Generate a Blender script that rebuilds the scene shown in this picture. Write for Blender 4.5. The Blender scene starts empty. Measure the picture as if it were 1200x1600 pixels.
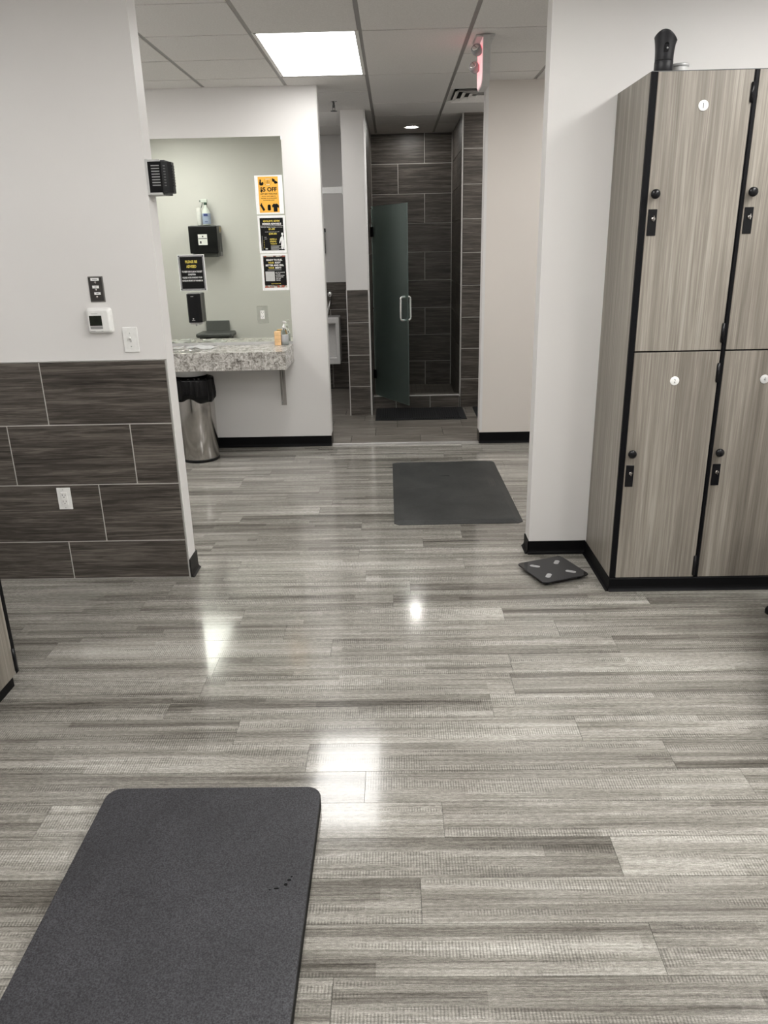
import bpy, bmesh, math, random
from mathutils import Matrix, Vector
random.seed(7)
SC = bpy.context.scene
COL = SC.collection
PI = math.pi

# ------------------------------------------------------------------ camera
H_EYE = 1.64
cam_d = bpy.data.cameras.new('camera')
cam_d.sensor_fit = 'VERTICAL'
cam_d.sensor_height = 24.0
cam_d.sensor_width = 18.0
cam_d.lens = 1198.02 / 1600 * 24.0
cam_d.clip_start = 0.02
cam = bpy.data.objects.new('camera', cam_d)
COL.objects.link(cam)
R = Matrix(((0.99971033, 0.01588082, 0.01808445),
            (0.01181474, 0.33081277, -0.94362245),
            (-0.02096806, 0.94356278, 0.33052932))).to_4x4()
cam.matrix_world = Matrix.Translation((0, 0, H_EYE)) @ R
SC.camera = cam

# ------------------------------------------------------------------ world, exposure
w = bpy.data.worlds.new('world'); SC.world = w; w.use_nodes = True
w.node_tree.nodes['Background'].inputs[0].default_value = (1, 1, 1, 1)
w.node_tree.nodes['Background'].inputs[1].default_value = 0.0
SC.view_settings.view_transform = 'Standard'
SC.view_settings.look = 'None'
SC.view_settings.gamma = 1.0
SC.view_settings.use_curve_mapping = False
SC.view_settings.exposure = 0.0
PANEL_W = 9.5            # emission of the lay-in light panels
# the lay-in light panels: x0, y0 (each 0.61 x 1.19 m), strength factor; only the first is in view
PANELS = [(-0.770, 4.947, 1.2), (-2.615, 4.37, 1.3), (1.69, 1.9, 2.5), (1.69, -.5, 2.7),
          (-0.155, 1.9, 1.75), (-0.770, -.5, 3.0), (-2.615, 1.3, 1.3), (1.69, 4.947, 1.2), (-1.385, 6.75, 0.68), (1.084, 6.75, 0.8)]  # last three: unseen fill panels, added to brighten right back wall, restroom and vestibule
DOWN_W = 170.0

# ------------------------------------------------------------------ helpers
WM = {}
def world_of(p): return WM.get(p.name, Matrix.Identity(4)) if p else Matrix.Identity(4)

class MB:
    """collects shapes; build() links them as one mesh object"""
    def __init__(self):
        self.bm = bmesh.new()
    def box(self, x0, y0, z0, x1, y1, z1, bevel=0.0, seg=1):
        b = bmesh.new()
        bmesh.ops.create_cube(b, size=1.0)
        for v in b.verts:
            v.co = Vector((x0 + (v.co.x + .5) * (x1 - x0), y0 + (v.co.y + .5) * (y1 - y0), z0 + (v.co.z + .5) * (z1 - z0)))
        if bevel > 0:
            bmesh.ops.bevel(b, geom=list(b.edges), offset=bevel, segments=seg, profile=.5, affect='EDGES')
        return self._add(b)
    def _add(self, b, mat=None):
        if mat is not None: bmesh.ops.transform(b, matrix=mat, verts=b.verts)
        m = bpy.data.meshes.new('tmp'); b.to_mesh(m); b.free()
        self.bm.from_mesh(m); bpy.data.meshes.remove(m)
        return self
    def lathe(self, prof, c=(0, 0, 0), axis='Z', n=32, smooth=True):
        """prof: list of (r, h)"""
        b = bmesh.new(); rings = []
        for r, h in prof:
            if r < 1e-6: rings.append([b.verts.new((0, 0, h))])
            else: rings.append([b.verts.new((r * math.cos(2 * PI * k / n), r * math.sin(2 * PI * k / n), h)) for k in range(n)])
        for a, d in zip(rings, rings[1:]):
            for k in range(n):
                k2 = (k + 1) % n
                if len(a) == 1 and len(d) == 1: continue
                if len(a) == 1: f = b.faces.new((a[0], d[k], d[k2]))
                elif len(d) == 1: f = b.faces.new((a[k], a[k2], d[0]))
                else: f = b.faces.new((a[k], a[k2], d[k2], d[k]))
                f.smooth = smooth
        for ring, rev in ((rings[0], True), (rings[-1], False)):
            if len(ring) > 2:
                b.faces.new(list(reversed(ring)) if rev else ring)
        if axis == 'Y-': M = Matrix.Rotation(PI / 2, 4, 'X')       # +h -> -Y
        elif axis == 'X': M = Matrix.Rotation(PI / 2, 4, 'Y')      # +h -> +X
        elif axis == 'X-': M = Matrix.Rotation(-PI / 2, 4, 'Y')
        elif axis == 'Z-': M = Matrix.Rotation(PI, 4, 'X')
        else: M = Matrix.Identity(4)
        return self._add(b, Matrix.Translation(c) @ M)
    def prism(self, pts, a0, a1, plane='XY'):
        """2-D outline pts extruded a0..a1 along the third axis; plane XY (z), XZ (y), YZ (x)"""
        b = bmesh.new()
        def P(u, v, a):
            return (u, v, a) if plane == 'XY' else ((u, a, v) if plane == 'XZ' else (a, u, v))
        A = [b.verts.new(P(u, v, a0)) for u, v in pts]; B = [b.verts.new(P(u, v, a1)) for u, v in pts]
        n = len(pts)
        b.faces.new(A); b.faces.new(list(reversed(B)))
        for k in range(n): b.faces.new((A[k], B[k], B[(k + 1) % n], A[(k + 1) % n]))
        bmesh.ops.recalc_face_normals(b, faces=b.faces)
        return self._add(b)
    def tube(self, pts, r, n=10):
        b = bmesh.new(); pts = [Vector(p) for p in pts]; rings = []
        up = Vector((0, 0, 1))
        for i, p in enumerate(pts):
            t = (pts[min(i + 1, len(pts) - 1)] - pts[max(i - 1, 0)]).normalized()
            s = t.cross(up)
            if s.length < .05: s = t.cross(Vector((1, 0, 0)))
            s.normalize(); u = s.cross(t)
            rings.append([b.verts.new(p + s * (r * math.cos(2 * PI * k / n)) + u * (r * math.sin(2 * PI * k / n))) for k in range(n)])
        for a, d in zip(rings, rings[1:]):
            for k in range(n):
                f = b.faces.new((a[k], a[(k + 1) % n], d[(k + 1) % n], d[k])); f.smooth = True
        b.faces.new(rings[0]); b.faces.new(rings[-1])
        bmesh.ops.recalc_face_normals(b, faces=b.faces)
        return self._add(b)
    def flat(self, polys, M):
        """2-D polygons given as (verts, faces) placed by matrix M"""
        b = bmesh.new()
        for vs, fs in polys:
            vv = [b.verts.new((x, y, 0)) for x, y in vs]
            for f in fs:
                try: b.faces.new([vv[i] for i in f])
                except ValueError: pass
        return self._add(b, M)
    def build(self, name, mat, parent=None, smooth=False):
        m = bpy.data.meshes.new(name)
        if smooth:
            for f in self.bm.faces: f.smooth = True
        self.bm.transform(world_of(parent).inverted())
        self.bm.to_mesh(m); self.bm.free()
        m.materials.append(mat)
        o = bpy.data.objects.new(name, m); COL.objects.link(o)
        if parent: o.parent = parent
        WM[o.name] = world_of(parent)
        return o

def tag(o, label=None, cat=None, group=None, kind=None):
    if label: o['label'] = label
    if cat: o['category'] = cat
    if group: o['group'] = group
    if kind: o['kind'] = kind
    return o

def empty(name, loc, label, cat, group=None, rz=0.0):
    o = bpy.data.objects.new(name, None); COL.objects.link(o)
    o.empty_display_size = .05
    o.location = loc; o.rotation_euler = (0, 0, rz)
    WM[o.name] = Matrix.Translation(loc) @ Matrix.Rotation(rz, 4, 'Z')
    return tag(o, label, cat, group)

def struct(o): return tag(o, kind='structure')

def piece(name, mesh, parent, loc, rot=(0, 0, 0)):
    o = bpy.data.objects.new(name, mesh); COL.objects.link(o)
    o.parent = parent
    W = world_of(parent)
    o.matrix_local = W.inverted() @ (Matrix.Translation(loc) @ Matrix.Rotation(rot[2], 4, 'Z') @ Matrix.Rotation(rot[0], 4, 'X'))
    return o

# lettering ---------------------------------------------------------------
def text_polys(s, bold=0.0):
    c = bpy.data.curves.new('t', 'FONT'); c.body = s; c.resolution_u = 2; c.offset = bold; c.fill_mode = 'FRONT'
    o = bpy.data.objects.new('t', c); COL.objects.link(o)
    dg = bpy.context.evaluated_depsgraph_get()
    m = bpy.data.meshes.new_from_object(o.evaluated_get(dg))
    vs = [(v.co.x, v.co.y) for v in m.vertices]; fs = [tuple(p.vertices) for p in m.polygons]
    bpy.data.objects.remove(o); bpy.data.curves.remove(c); bpy.data.meshes.remove(m)
    return vs, fs
def fit(s, x0, y0, x1, y1, bold=0.0):
    """lettering stretched into the box"""
    vs, fs = text_polys(s, bold)
    ax, bx = min(v[0] for v in vs), max(v[0] for v in vs); ay, by = min(v[1] for v in vs), max(v[1] for v in vs)
    return [(x0 + (x - ax) / (bx - ax) * (x1 - x0), y0 + (y - ay) / max(by - ay, 1e-6) * (y1 - y0)) for x, y in vs], fs
def rect(x0, y0, x1, y1): return [(x0, y0), (x1, y0), (x1, y1), (x0, y1)], [(0, 1, 2, 3)]
def poly(pts): return list(pts), [tuple(range(len(pts)))]
def disc(cx, cy, r, n=28, ry=None):
    ry = ry or r
    return poly([(cx + r * math.cos(2 * PI * k / n), cy + ry * math.sin(2 * PI * k / n)) for k in range(n)])
def ring(cx, cy, r0, r1, n=32):
    vs = [(cx + r * math.cos(2 * PI * k / n), cy + r * math.sin(2 * PI * k / n)) for r in (r0, r1) for k in range(n)]
    return vs, [(k, (k + 1) % n, n + (k + 1) % n, n + k) for k in range(n)]
def face_y(x, y, z):      # 2-D drawing facing -Y, origin at (x, y, z)
    return Matrix(((1, 0, 0, x), (0, 0, -1, y), (0, 1, 0, z), (0, 0, 0, 1)))

# ------------------------------------------------------------------ materials
def newmat(name):
    m = bpy.data.materials.new(name); m.use_nodes = True
    return m, m.node_tree, m.node_tree.nodes['Principled BSDF']
def setp(b, **k):
    names = dict(base='Base Color', rough='Roughness', metal='Metallic', spec='Specular IOR Level', trans='Transmission Weight', ior='IOR',
                 coat='Coat Weight', coatr='Coat Roughness', emit='Emission Color', emits='Emission Strength', alpha='Alpha', aniso='Anisotropic')
    for a, v in k.items():
        i = b.inputs[names[a]]
        i.default_value = (*v, 1) if isinstance(v, tuple) else v
def N(nt, t, **k):
    n = nt.nodes.new(t)
    for a, v in k.items(): setattr(n, a, v)
    return n
def coords(nt, scale, rand=True, kind='Object'):
    tc = N(nt, 'ShaderNodeTexCoord')
    mp = N(nt, 'ShaderNodeMapping'); mp.inputs['Scale'].default_value = scale
    nt.links.new(tc.outputs[kind], mp.inputs['Vector'])
    if rand:
        oi = N(nt, 'ShaderNodeObjectInfo'); ml = N(nt, 'ShaderNodeVectorMath', operation='MULTIPLY')
        cb = N(nt, 'ShaderNodeCombineXYZ')
        for i in range(3): nt.links.new(oi.outputs['Random'], cb.inputs[i])
        nt.links.new(cb.outputs[0], ml.inputs[0]); ml.inputs[1].default_value = (37.1, 91.7, 53.3)
        nt.links.new(ml.outputs[0], mp.inputs['Location'])
    return mp
def noise(nt, mp, scale=1.0, detail=4, rough=.55, dist=0.0):
    n = N(nt, 'ShaderNodeTexNoise'); n.inputs['Scale'].default_value = scale
    n.inputs['Detail'].default_value = detail; n.inputs['Roughness'].default_value = rough; n.inputs['Distortion'].default_value = dist
    nt.links.new(mp.outputs[0], n.inputs['Vector']); return n
def ramp(nt, src, stops):
    r = N(nt, 'ShaderNodeValToRGB'); e = r.color_ramp.elements
    while len(e) > 1: e.remove(e[-1])
    e[0].position = stops[0][0]; e[0].color = (*stops[0][1], 1)
    for p, c in stops[1:]:
        q = e.new(p); q.color = (*c, 1)
    nt.links.new(src, r.inputs[0]); return r
def mixc(nt, a, b, f, mode='MIX'):
    m = N(nt, 'ShaderNodeMix', data_type='RGBA', blend_type=mode)
    for s, v in ((m.inputs[0], f), (m.inputs[6], a), (m.inputs[7], b)):
        if hasattr(v, 'links') or hasattr(v, 'is_linked'): nt.links.new(v, s)
        else: s.default_value = v if isinstance(v, float) else (*v, 1)
    return m
def math_(nt, op, a, b=None):
    m = N(nt, 'ShaderNodeMath', operation=op)
    for i, v in ((0, a), (1, b)):
        if v is None: continue
        if isinstance(v, (int, float)): m.inputs[i].default_value = v
        else: nt.links.new(v, m.inputs[i])
    return m
def bump(nt, b, h, strength, dist):
    bp = N(nt, 'ShaderNodeBump'); bp.inputs['Strength'].default_value = strength; bp.inputs['Distance'].default_value = dist
    nt.links.new(h, bp.inputs['Height']); nt.links.new(bp.outputs[0], b.inputs['Normal'])

def plain(name, base, rough=.5, metal=0.0, grain=0.04, gscale=60, **k):
    """one colour with a little procedural unevenness"""
    m, nt, b = newmat(name); setp(b, rough=rough, metal=metal, **k)
    n = noise(nt, coords(nt, (gscale,) * 3, rand=False), 1.0, 3)
    lo = tuple(c * (1 - grain) for c in base); hi = tuple(min(1, c * (1 + grain)) for c in base)
    r = ramp(nt, n.outputs['Fac'], [(.3, lo), (.7, hi)])
    nt.links.new(r.outputs[0], b.inputs['Base Color'])
    return m

def wall_paint(name, base):
    m, nt, b = newmat(name); setp(b, rough=.5, spec=.35)
    n1 = noise(nt, coords(nt, (1.3, 1.3, 1.3), rand=False), 1.0, 5, .6)
    r = ramp(nt, n1.outputs['Fac'], [(.3, tuple(c * .97 for c in base)), (.7, base)])
    n3 = noise(nt, coords(nt, (9, 9, 3), rand=False), 1.0, 6, .7)           # faint scuffs
    sc = ramp(nt, n3.outputs['Fac'], [(.70, (1, 1, 1)), (.80, (.93, .925, .92))])
    mx = mixc(nt, r.outputs[0], sc.outputs[0], 1.0, 'MULTIPLY')
    nt.links.new(mx.outputs[2], b.inputs['Base Color'])
    n2 = noise(nt, coords(nt, (260, 260, 260), rand=False), 1.0, 2)
    bump(nt, b, n2.outputs['Fac'], .12, .001)
    return m

def tile_stone(name, dark, mid, light, rough=.42):
    m, nt, b = newmat(name); setp(b, rough=rough, spec=.4)
    mp = coords(nt, (1.5, 14, 36)); n1 = noise(nt, mp, 1.0, 8, .66, 1.3)
    mp2 = coords(nt, (5, 40, 140)); n2 = noise(nt, mp2, 1.0, 6, .65, .9)
    mp3 = coords(nt, (1.2, 5, 6)); n3 = noise(nt, mp3, 1.0, 3, .5, .3)
    s = math_(nt, 'ADD', math_(nt, 'MULTIPLY', n1.outputs['Fac'], .50).outputs[0], math_(nt, 'MULTIPLY', n2.outputs['Fac'], .40).outputs[0])
    s = math_(nt, 'ADD', s.outputs[0], math_(nt, 'MULTIPLY', n3.outputs['Fac'], .10).outputs[0])
    r = ramp(nt, s.outputs[0], [(.37, dark), (.49, mid), (.62, light)])
    nt.links.new(r.outputs[0], b.inputs['Base Color'])
    bump(nt, b, n2.outputs['Fac'], .15, .001)
    return m

def vinyl_plank():
    m, nt, b = newmat('vinyl_plank'); setp(b, spec=.5, coat=.22, coatr=.06)
    tc = N(nt, 'ShaderNodeTexCoord'); sx = N(nt, 'ShaderNodeSeparateXYZ'); nt.links.new(tc.outputs['Object'], sx.inputs[0])
    oi0 = N(nt, 'ShaderNodeObjectInfo')
    sid = math_(nt, 'FLOOR', math_(nt, 'MULTIPLY', math_(nt, 'ADD', sx.outputs['Y'], .0751).outputs[0], 26.7).outputs[0])
    wn1 = N(nt, 'ShaderNodeTexWhiteNoise', noise_dimensions='2D'); cb1 = N(nt, 'ShaderNodeCombineXYZ')
    nt.links.new(sid.outputs[0], cb1.inputs[0]); nt.links.new(math_(nt, 'MULTIPLY', oi0.outputs['Random'], 97.3).outputs[0], cb1.inputs[1]); nt.links.new(cb1.outputs[0], wn1.inputs['Vector'])
    seg = math_(nt, 'FLOOR', math_(nt, 'MULTIPLY', math_(nt, 'ADD', sx.outputs['X'], wn1.outputs['Value']).outputs[0], 1.6).outputs[0])
    wn2 = N(nt, 'ShaderNodeTexWhiteNoise', noise_dimensions='3D'); cb2 = N(nt, 'ShaderNodeCombineXYZ')
    nt.links.new(sid.outputs[0], cb2.inputs[0]); nt.links.new(seg.outputs[0], cb2.inputs[1]); nt.links.new(math_(nt, 'MULTIPLY', oi0.outputs['Random'], 53.1).outputs[0], cb2.inputs[2]); nt.links.new(cb2.outputs[0], wn2.inputs['Vector'])
    strip = math_(nt, 'MULTIPLY', math_(nt, 'SUBTRACT', wn2.outputs['Value'], .5).outputs[0], .085)
    A = coords(nt, (.55, 22, 1)); n1 = noise(nt, A, 1.0, 3, .5, .15)         # strips inside a plank
    B = coords(nt, (3.2, 150, 1)); n2 = noise(nt, B, 1.0, 6, .7, .3)         # grain
    C = coords(nt, (1.1, 5, 1)); n3 = noise(nt, C, 1.0, 2, .5)
    s = math_(nt, 'ADD', math_(nt, 'MULTIPLY', n1.outputs['Fac'], .40).outputs[0], math_(nt, 'MULTIPLY', n2.outputs['Fac'], .46).outputs[0])
    s = math_(nt, 'ADD', s.outputs[0], math_(nt, 'MULTIPLY', n3.outputs['Fac'], .20).outputs[0])
    oi = N(nt, 'ShaderNodeObjectInfo')
    s = math_(nt, 'ADD', s.outputs[0], math_(nt, 'MULTIPLY', math_(nt, 'SUBTRACT', oi.outputs['Random'], .5).outputs[0], .10).outputs[0])
    s = math_(nt, 'ADD', s.outputs[0], strip.outputs[0])
    r = ramp(nt, s.outputs[0], [(.35, (.064, .058, .049)), (.465, (.178, .167, .147)), (.56, (.290, .276, .247)), (.70, (.460, .442, .404))])
    # saw marks across the grain, in patches
    D = coords(nt, (1, 1, 1)); wv = N(nt, 'ShaderNodeTexWave', wave_type='BANDS', bands_direction='X', wave_profile='SIN')
    wv.inputs['Scale'].default_value = 38.0; wv.inputs['Distortion'].default_value = 1.0; wv.inputs['Detail'].default_value = 2.0; wv.inputs['Detail Scale'].default_value = 3.0
    nt.links.new(D.outputs[0], wv.inputs['Vector'])
    E = coords(nt, (1.9, 20, 1)); n4 = noise(nt, E, 1.0, 2, .5)
    mask = ramp(nt, n4.outputs['Fac'], [(.52, (0, 0, 0)), (.58, (1, 1, 1))])
    F = coords(nt, (60, 300, 1)); n5 = noise(nt, F, 1.0, 3, .6)
    n6 = noise(nt, coords(nt, (150, 30, 1)), 1.0, 2, .5)
    saw = ramp(nt, math_(nt, 'ADD', math_(nt, 'MULTIPLY', wv.outputs['Fac'], .40).outputs[0], math_(nt, 'MULTIPLY', n6.outputs['Fac'], .6).outputs[0]).outputs[0],
               [(.32, (.68, .68, .68)), (.62, (1.10, 1.10, 1.10))])
    sm = mixc(nt, (1.0, 1.0, 1.0), saw.outputs[0], mask.outputs[0])
    fine = ramp(nt, n5.outputs['Fac'], [(.32, (.68, .68, .68)), (.66, (1.18, 1.18, 1.18))])
    mx = mixc(nt, r.outputs[0], sm.outputs[2], 1.0, 'MULTIPLY')
    mx = mixc(nt, mx.outputs[2], fine.outputs[0], 1.0, 'MULTIPLY')
    n7 = noise(nt, coords(nt, (330, 520, 1)), 1.0, 2, .6)
    gr_ = ramp(nt, n7.outputs['Fac'], [(.36, (.80, .80, .80)), (.64, (1.16, 1.16, 1.16))])
    mx = mixc(nt, mx.outputs[2], gr_.outputs[0], 1.0, 'MULTIPLY')
    nt.links.new(mx.outputs[2], b.inputs['Base Color'])
    rr = ramp(nt, n2.outputs['Fac'], [(.3, (.10, .10, .10)), (.7, (.17, .17, .17))])
    nt.links.new(rr.outputs[0], b.inputs['Roughness'])
    h = math_(nt, 'ADD', math_(nt, 'MULTIPLY', n2.outputs['Fac'], .5).outputs[0], math_(nt, 'MULTIPLY', math_(nt, 'MULTIPLY', wv.outputs['Fac'], mask.outputs[0]).outputs[0], .35).outputs[0])
    bump(nt, b, h.outputs[0], .05, .0008)
    return m

def laminate():
    m, nt, b = newmat('grey_oak_laminate'); setp(b, rough=.42, spec=.4)
    A = coords(nt, (26, 26, .8)); n1 = noise(nt, A, 1.0, 4, .55, .4)
    B = coords(nt, (150, 150, 2.4)); n2 = noise(nt, B, 1.0, 5, .65, .5)
    C = coords(nt, (3, 3, .35)); n3 = noise(nt, C, 1.0, 2, .5, .2)
    s = math_(nt, 'ADD', math_(nt, 'MULTIPLY', n1.outputs['Fac'], .38).outputs[0], math_(nt, 'MULTIPLY', n2.outputs['Fac'], .42).outputs[0])
    s = math_(nt, 'ADD', s.outputs[0], math_(nt, 'MULTIPLY', n3.outputs['Fac'], .20).outputs[0])
    r = ramp(nt, s.outputs[0], [(.36, (.125, .110, .091)), (.50, (.208, .187, .158)), (.62, (.325, .298, .258))])
    nt.links.new(r.outputs[0], b.inputs['Base Color'])
    bump(nt, b, n2.outputs['Fac'], .12, .0006)
    return m

def granite():
    m, nt, b = newmat('granite_laminate'); setp(b, rough=.22, spec=.5)
    A = coords(nt, (24, 24, 24), rand=False); n1 = noise(nt, A, 1.0, 8, .74, .9)
    B = coords(nt, (90, 90, 90), rand=False); n2 = noise(nt, B, 1.0, 3, .6)
    s = math_(nt, 'ADD', math_(nt, 'MULTIPLY', n1.outputs['Fac'], .72).outputs[0], math_(nt, 'MULTIPLY', n2.outputs['Fac'], .28).outputs[0])
    r = ramp(nt, s.outputs[0], [(.38, (.10, .092, .084)), (.455, (.29, .272, .245)), (.53, (.53, .51, .48)), (.63, (.78, .77, .74))])
    nt.links.new(r.outputs[0], b.inputs['Base Color'])
    return m

def rubber(name, c0, c1, rough=.55, gs=420, smudge=.14):
    m, nt, b = newmat(name); setp(b, rough=rough, spec=.35)
    n = noise(nt, coords(nt, (gs,) * 3, rand=False), 1.0, 3, .6)
    n2 = noise(nt, coords(nt, (4, 4, 4), rand=False), 1.0, 4, .6, .5)
    r = ramp(nt, n.outputs['Fac'], [(.35, c0), (.68, c1)])
    r2 = ramp(nt, n2.outputs['Fac'], [(.35, (1 - smudge,) * 3), (.65, (1 + smudge,) * 3)])
    mx = mixc(nt, r.outputs[0], r2.outputs[0], 1.0, 'MULTIPLY')
    nt.links.new(mx.outputs[2], b.inputs['Base Color'])
    bump(nt, b, n.outputs['Fac'], .35, .001)
    return m

def emissive(name, col, s):
    m, nt, b = newmat(name); setp(b, base=(.8, .8, .8), emit=col, emits=s, rough=.6); return m

def steel(name, base, rough=.28, vert=True):
    m, nt, b = newmat(name); setp(b, metal=1.0, rough=rough)
    n = noise(nt, coords(nt, (180, 180, 3) if vert else (3, 180, 180), rand=False), 1.0, 4)
    r = ramp(nt, n.outputs['Fac'], [(.3, tuple(c * .88 for c in base)), (.7, base)])
    nt.links.new(r.outputs[0], b.inputs['Base Color']); return m

def frosted():
    m, nt, b = newmat('frosted_glass'); setp(b, base=(.50, .66, .62), rough=.36, trans=1.0, ior=1.5)
    n = noise(nt, coords(nt, (140, 140, 140), rand=False), 1.0, 3, .6)
    bump(nt, b, n.outputs['Fac'], .5, .002); return m

def clear(name, col=(.95, .97, .97), rough=.05):
    m, nt, b = newmat(name); setp(b, base=col, rough=rough, trans=1.0, ior=1.35)
    n = noise(nt, coords(nt, (30, 30, 30), rand=False), 1.0, 2); bump(nt, b, n.outputs['Fac'], .05, .001); return m

def ceiling_board():
    m, nt, b = newmat('ceiling_board'); setp(b, rough=.9, spec=.1)
    n = noise(nt, coords(nt, (110, 110, 110)), 1.0, 4, .7)
    r = ramp(nt, n.outputs['Fac'], [(.3, (.66, .645, .625)), (.65, (.76, .745, .725))])
    nt.links.new(r.outputs[0], b.inputs['Base Color']); bump(nt, b, n.outputs['Fac'], .3, .002); return m

M_wall = wall_paint('warm_white_paint', (.735, .72, .705))
M_ceil = ceiling_board()
M_grid = plain('white_tee_bar', (.30, .29, .28), .5)
M_tile = tile_stone('dark_striated_tile', (.017, .0142, .012), (.066, .0565, .0485), (.178, .158, .138))
M_ftile = tile_stone('grey_striated_floor_tile', (.05, .043, .037), (.14, .125, .108), (.25, .23, .205), .35)
M_grout = plain('light_grout', (.58, .56, .53), .8)
M_gdark = plain('dark_grout', (.05, .045, .04), .8)
M_alu = plain('satin_aluminium', (.62, .61, .60), .35, .7)
M_plank = vinyl_plank()
M_lam = laminate()
M_black = plain('black_edge', (.0030, .0030, .0038), .5, spec=.12)
M_blackp = plain('black_plastic', (.0042, .0042, .0052), .28, spec=.28)
M_soft = plain('soft_black', (.0085, .0085, .0105), .45, spec=.3)
M_base = plain('black_vinyl_base', (.0030, .0030, .0036), .5, spec=.12)
M_bgrey = plain('dark_grey_vinyl_base', (.017, .016, .015), .5, spec=.2)
M_granite = granite()
M_mat1 = rubber('speckled_foam', (.013, .013, .015), (.060, .060, .067), gs=260)
M_mat2 = rubber('worn_rubber', (.024, .025, .025), (.034, .035, .034), gs=120, smudge=.3)
M_edge = plain('foam_edge', (.0032, .0032, .0036), .6, spec=.1)
M_dmat = rubber('drain_mat_rubber', (.008, .009, .010), (.018, .019, .021))
m, nt, b = newmat('mirror_glass'); setp(b, base=(.80, .835, .755), metal=1.0, rough=0.0); M_mirror = m
n_ = noise(nt, coords(nt, (1, 1, 1), rand=False), 1.0, 1); r_ = ramp(nt, n_.outputs['Fac'], [(.3, (.80, .835, .755)), (.7, (.81, .842, .765))]); nt.links.new(r_.outputs[0], b.inputs['Base Color'])
M_white = plain('white_plastic', (.80, .80, .78), .35)
M_white2 = plain('white_enamel', (.80, .79, .77), .3)
M_grey = plain('grey_plastic', (.30, .30, .30), .4)
M_lgrey = plain('pale_grey_plastic', (.52, .52, .51), .4)
M_dgrey = plain('charcoal_plastic', (.075, .078, .078), .45)
M_steel = steel('brushed_steel', (.50, .48, .46), .19)
M_chrome = plain('chrome', (.80, .80, .80), .12, 1.0)
M_paper = plain('white_paper', (.86, .86, .85), .7)
M_porc = plain('white_porcelain', (.72, .71, .70), .12)
M_lcd = plain('lcd_screen', (.020, .024, .018), .15)
M_ink = plain('black_print', (.007, .007, .007), .6, spec=.15)
M_yel = plain('yellow_print', (.72, .58, .10), .6)
M_wht = plain('white_print', (.85, .85, .84), .6)
M_org = plain('orange_print', (.86, .44, .055), .6, grain=.06, gscale=9)
M_gold = plain('brown_print', (.40, .20, .03), .6)
M_bag = plain('black_bin_liner', (.003, .003, .0035), .25, spec=.25)
M_bottle = clear('clear_bottle')
M_blue = plain('pale_blue_liquid', (.42, .50, .68), .25)
M_navy = plain('navy_print', (.04, .06, .22), .5)
M_green = plain('dark_green_plastic', (.03, .07, .05), .4)
M_milky = plain('milky_plastic', (.72, .76, .72), .3)
M_peach = plain('peach_card', (.80, .52, .27), .55, grain=.12, gscale=30)
M_frost = frosted()
M_panel = [emissive('light_panel_%d' % i, (1.0, .985, .96), PANEL_W * p[2]) for i, p in enumerate(PANELS)]
M_down = emissive('downlight_lens', (1.0, .97, .92), DOWN_W)
M_red = emissive('red_exit_glow', (1.0, .12, .15), 1.3)
M_pink = emissive('lit_exit_face', (1.0, .42, .46), .42)
def food():
    m, nt, b = newmat('food_picture'); setp(b, rough=.6)
    n = noise(nt, coords(nt, (45, 45, 45), rand=False), 1.0, 2, .5)
    r = ramp(nt, n.outputs['Color'], [(.28, (.10, .15, .05)), (.42, (.62, .58, .52)), (.50, (.10, .07, .05)), (.57, (.45, .08, .06)), (.66, (.50, .26, .09))])
    nt.links.new(r.outputs[0], b.inputs['Base Color']); return m
M_food = food()

# ------------------------------------------------------------------ setting: room shell
ZC = 2.77
D_L, D_R, D_B, D_F = 3.69, 3.95, 6.445, 9.24        # left partition, right partition, back wall, far wall
XL, XR, YF = -2.75, 3.15, -2.5

fl = struct(MB().box(XL, YF, -.10, XR, D_B + .02, -.005).build('floor', M_gdark))
PL, PW = 1.2192, .15
def plank_mesh():
    b = bmesh.new(); hx, hy, g = PL / 2 - .0005, PW / 2 - .0007, .0001
    lo = [b.verts.new((sx * hx, sy * hy, -.0052)) for sx, sy in ((-1, -1), (1, -1), (1, 1), (-1, 1))]
    md = [b.verts.new((sx * hx, sy * hy, -.0009)) for sx, sy in ((-1, -1), (1, -1), (1, 1), (-1, 1))]
    hi = [b.verts.new((sx * (hx - g), sy * (hy - g), 0)) for sx, sy in ((-1, -1), (1, -1), (1, 1), (-1, 1))]
    for a, c in ((lo, md), (md, hi)):
        for k in range(4): b.faces.new((a[k], a[(k + 1) % 4], c[(k + 1) % 4], c[k]))
    b.faces.new(hi)
    m = bpy.data.meshes.new('floor_plank'); b.to_mesh(m); b.free(); m.materials.append(M_plank); return m
pm = plank_mesh()
known = {19: -.295, 18: .455, 17: -.78, 16: .34, 15: -.59, 14: .90, 13: -.119, 12: .122, 26: -.222, 8: -.17, 11: .6}
row = 2
far_rows = []
for row in range(2, 43):
    y = row * PW + PW / 2
    joint = known.get(row, random.uniform(0, PL))
    x = joint - PL * math.ceil((joint - XL) / PL) + PL / 2
    while x - PL / 2 < XR - .05:
        if x + PL / 2 > XL and (abs(x) - PL / 2) < max(1.3, .52 * y + .6):
            piece('floor_plank', pm, fl, (x, y, 0))
        else:
            far_rows.append((x, y))
        x += PL
for row in range(-17, 2):
    y = row * PW + PW / 2; x = XL + random.uniform(0, PL)
    while x - PL / 2 < XR - .05:
        far_rows.append((x, y)); x += PL
mbp = MB()
for x, y in far_rows:
    mbp.box(x - PL / 2 + .0005, y - PW / 2 + .0005, -.0052, x + PL / 2 - .0005, y + PW / 2 - .0005, -.0002)
tag(mbp.build('plank_field', M_plank, fl), kind='stuff')

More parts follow.
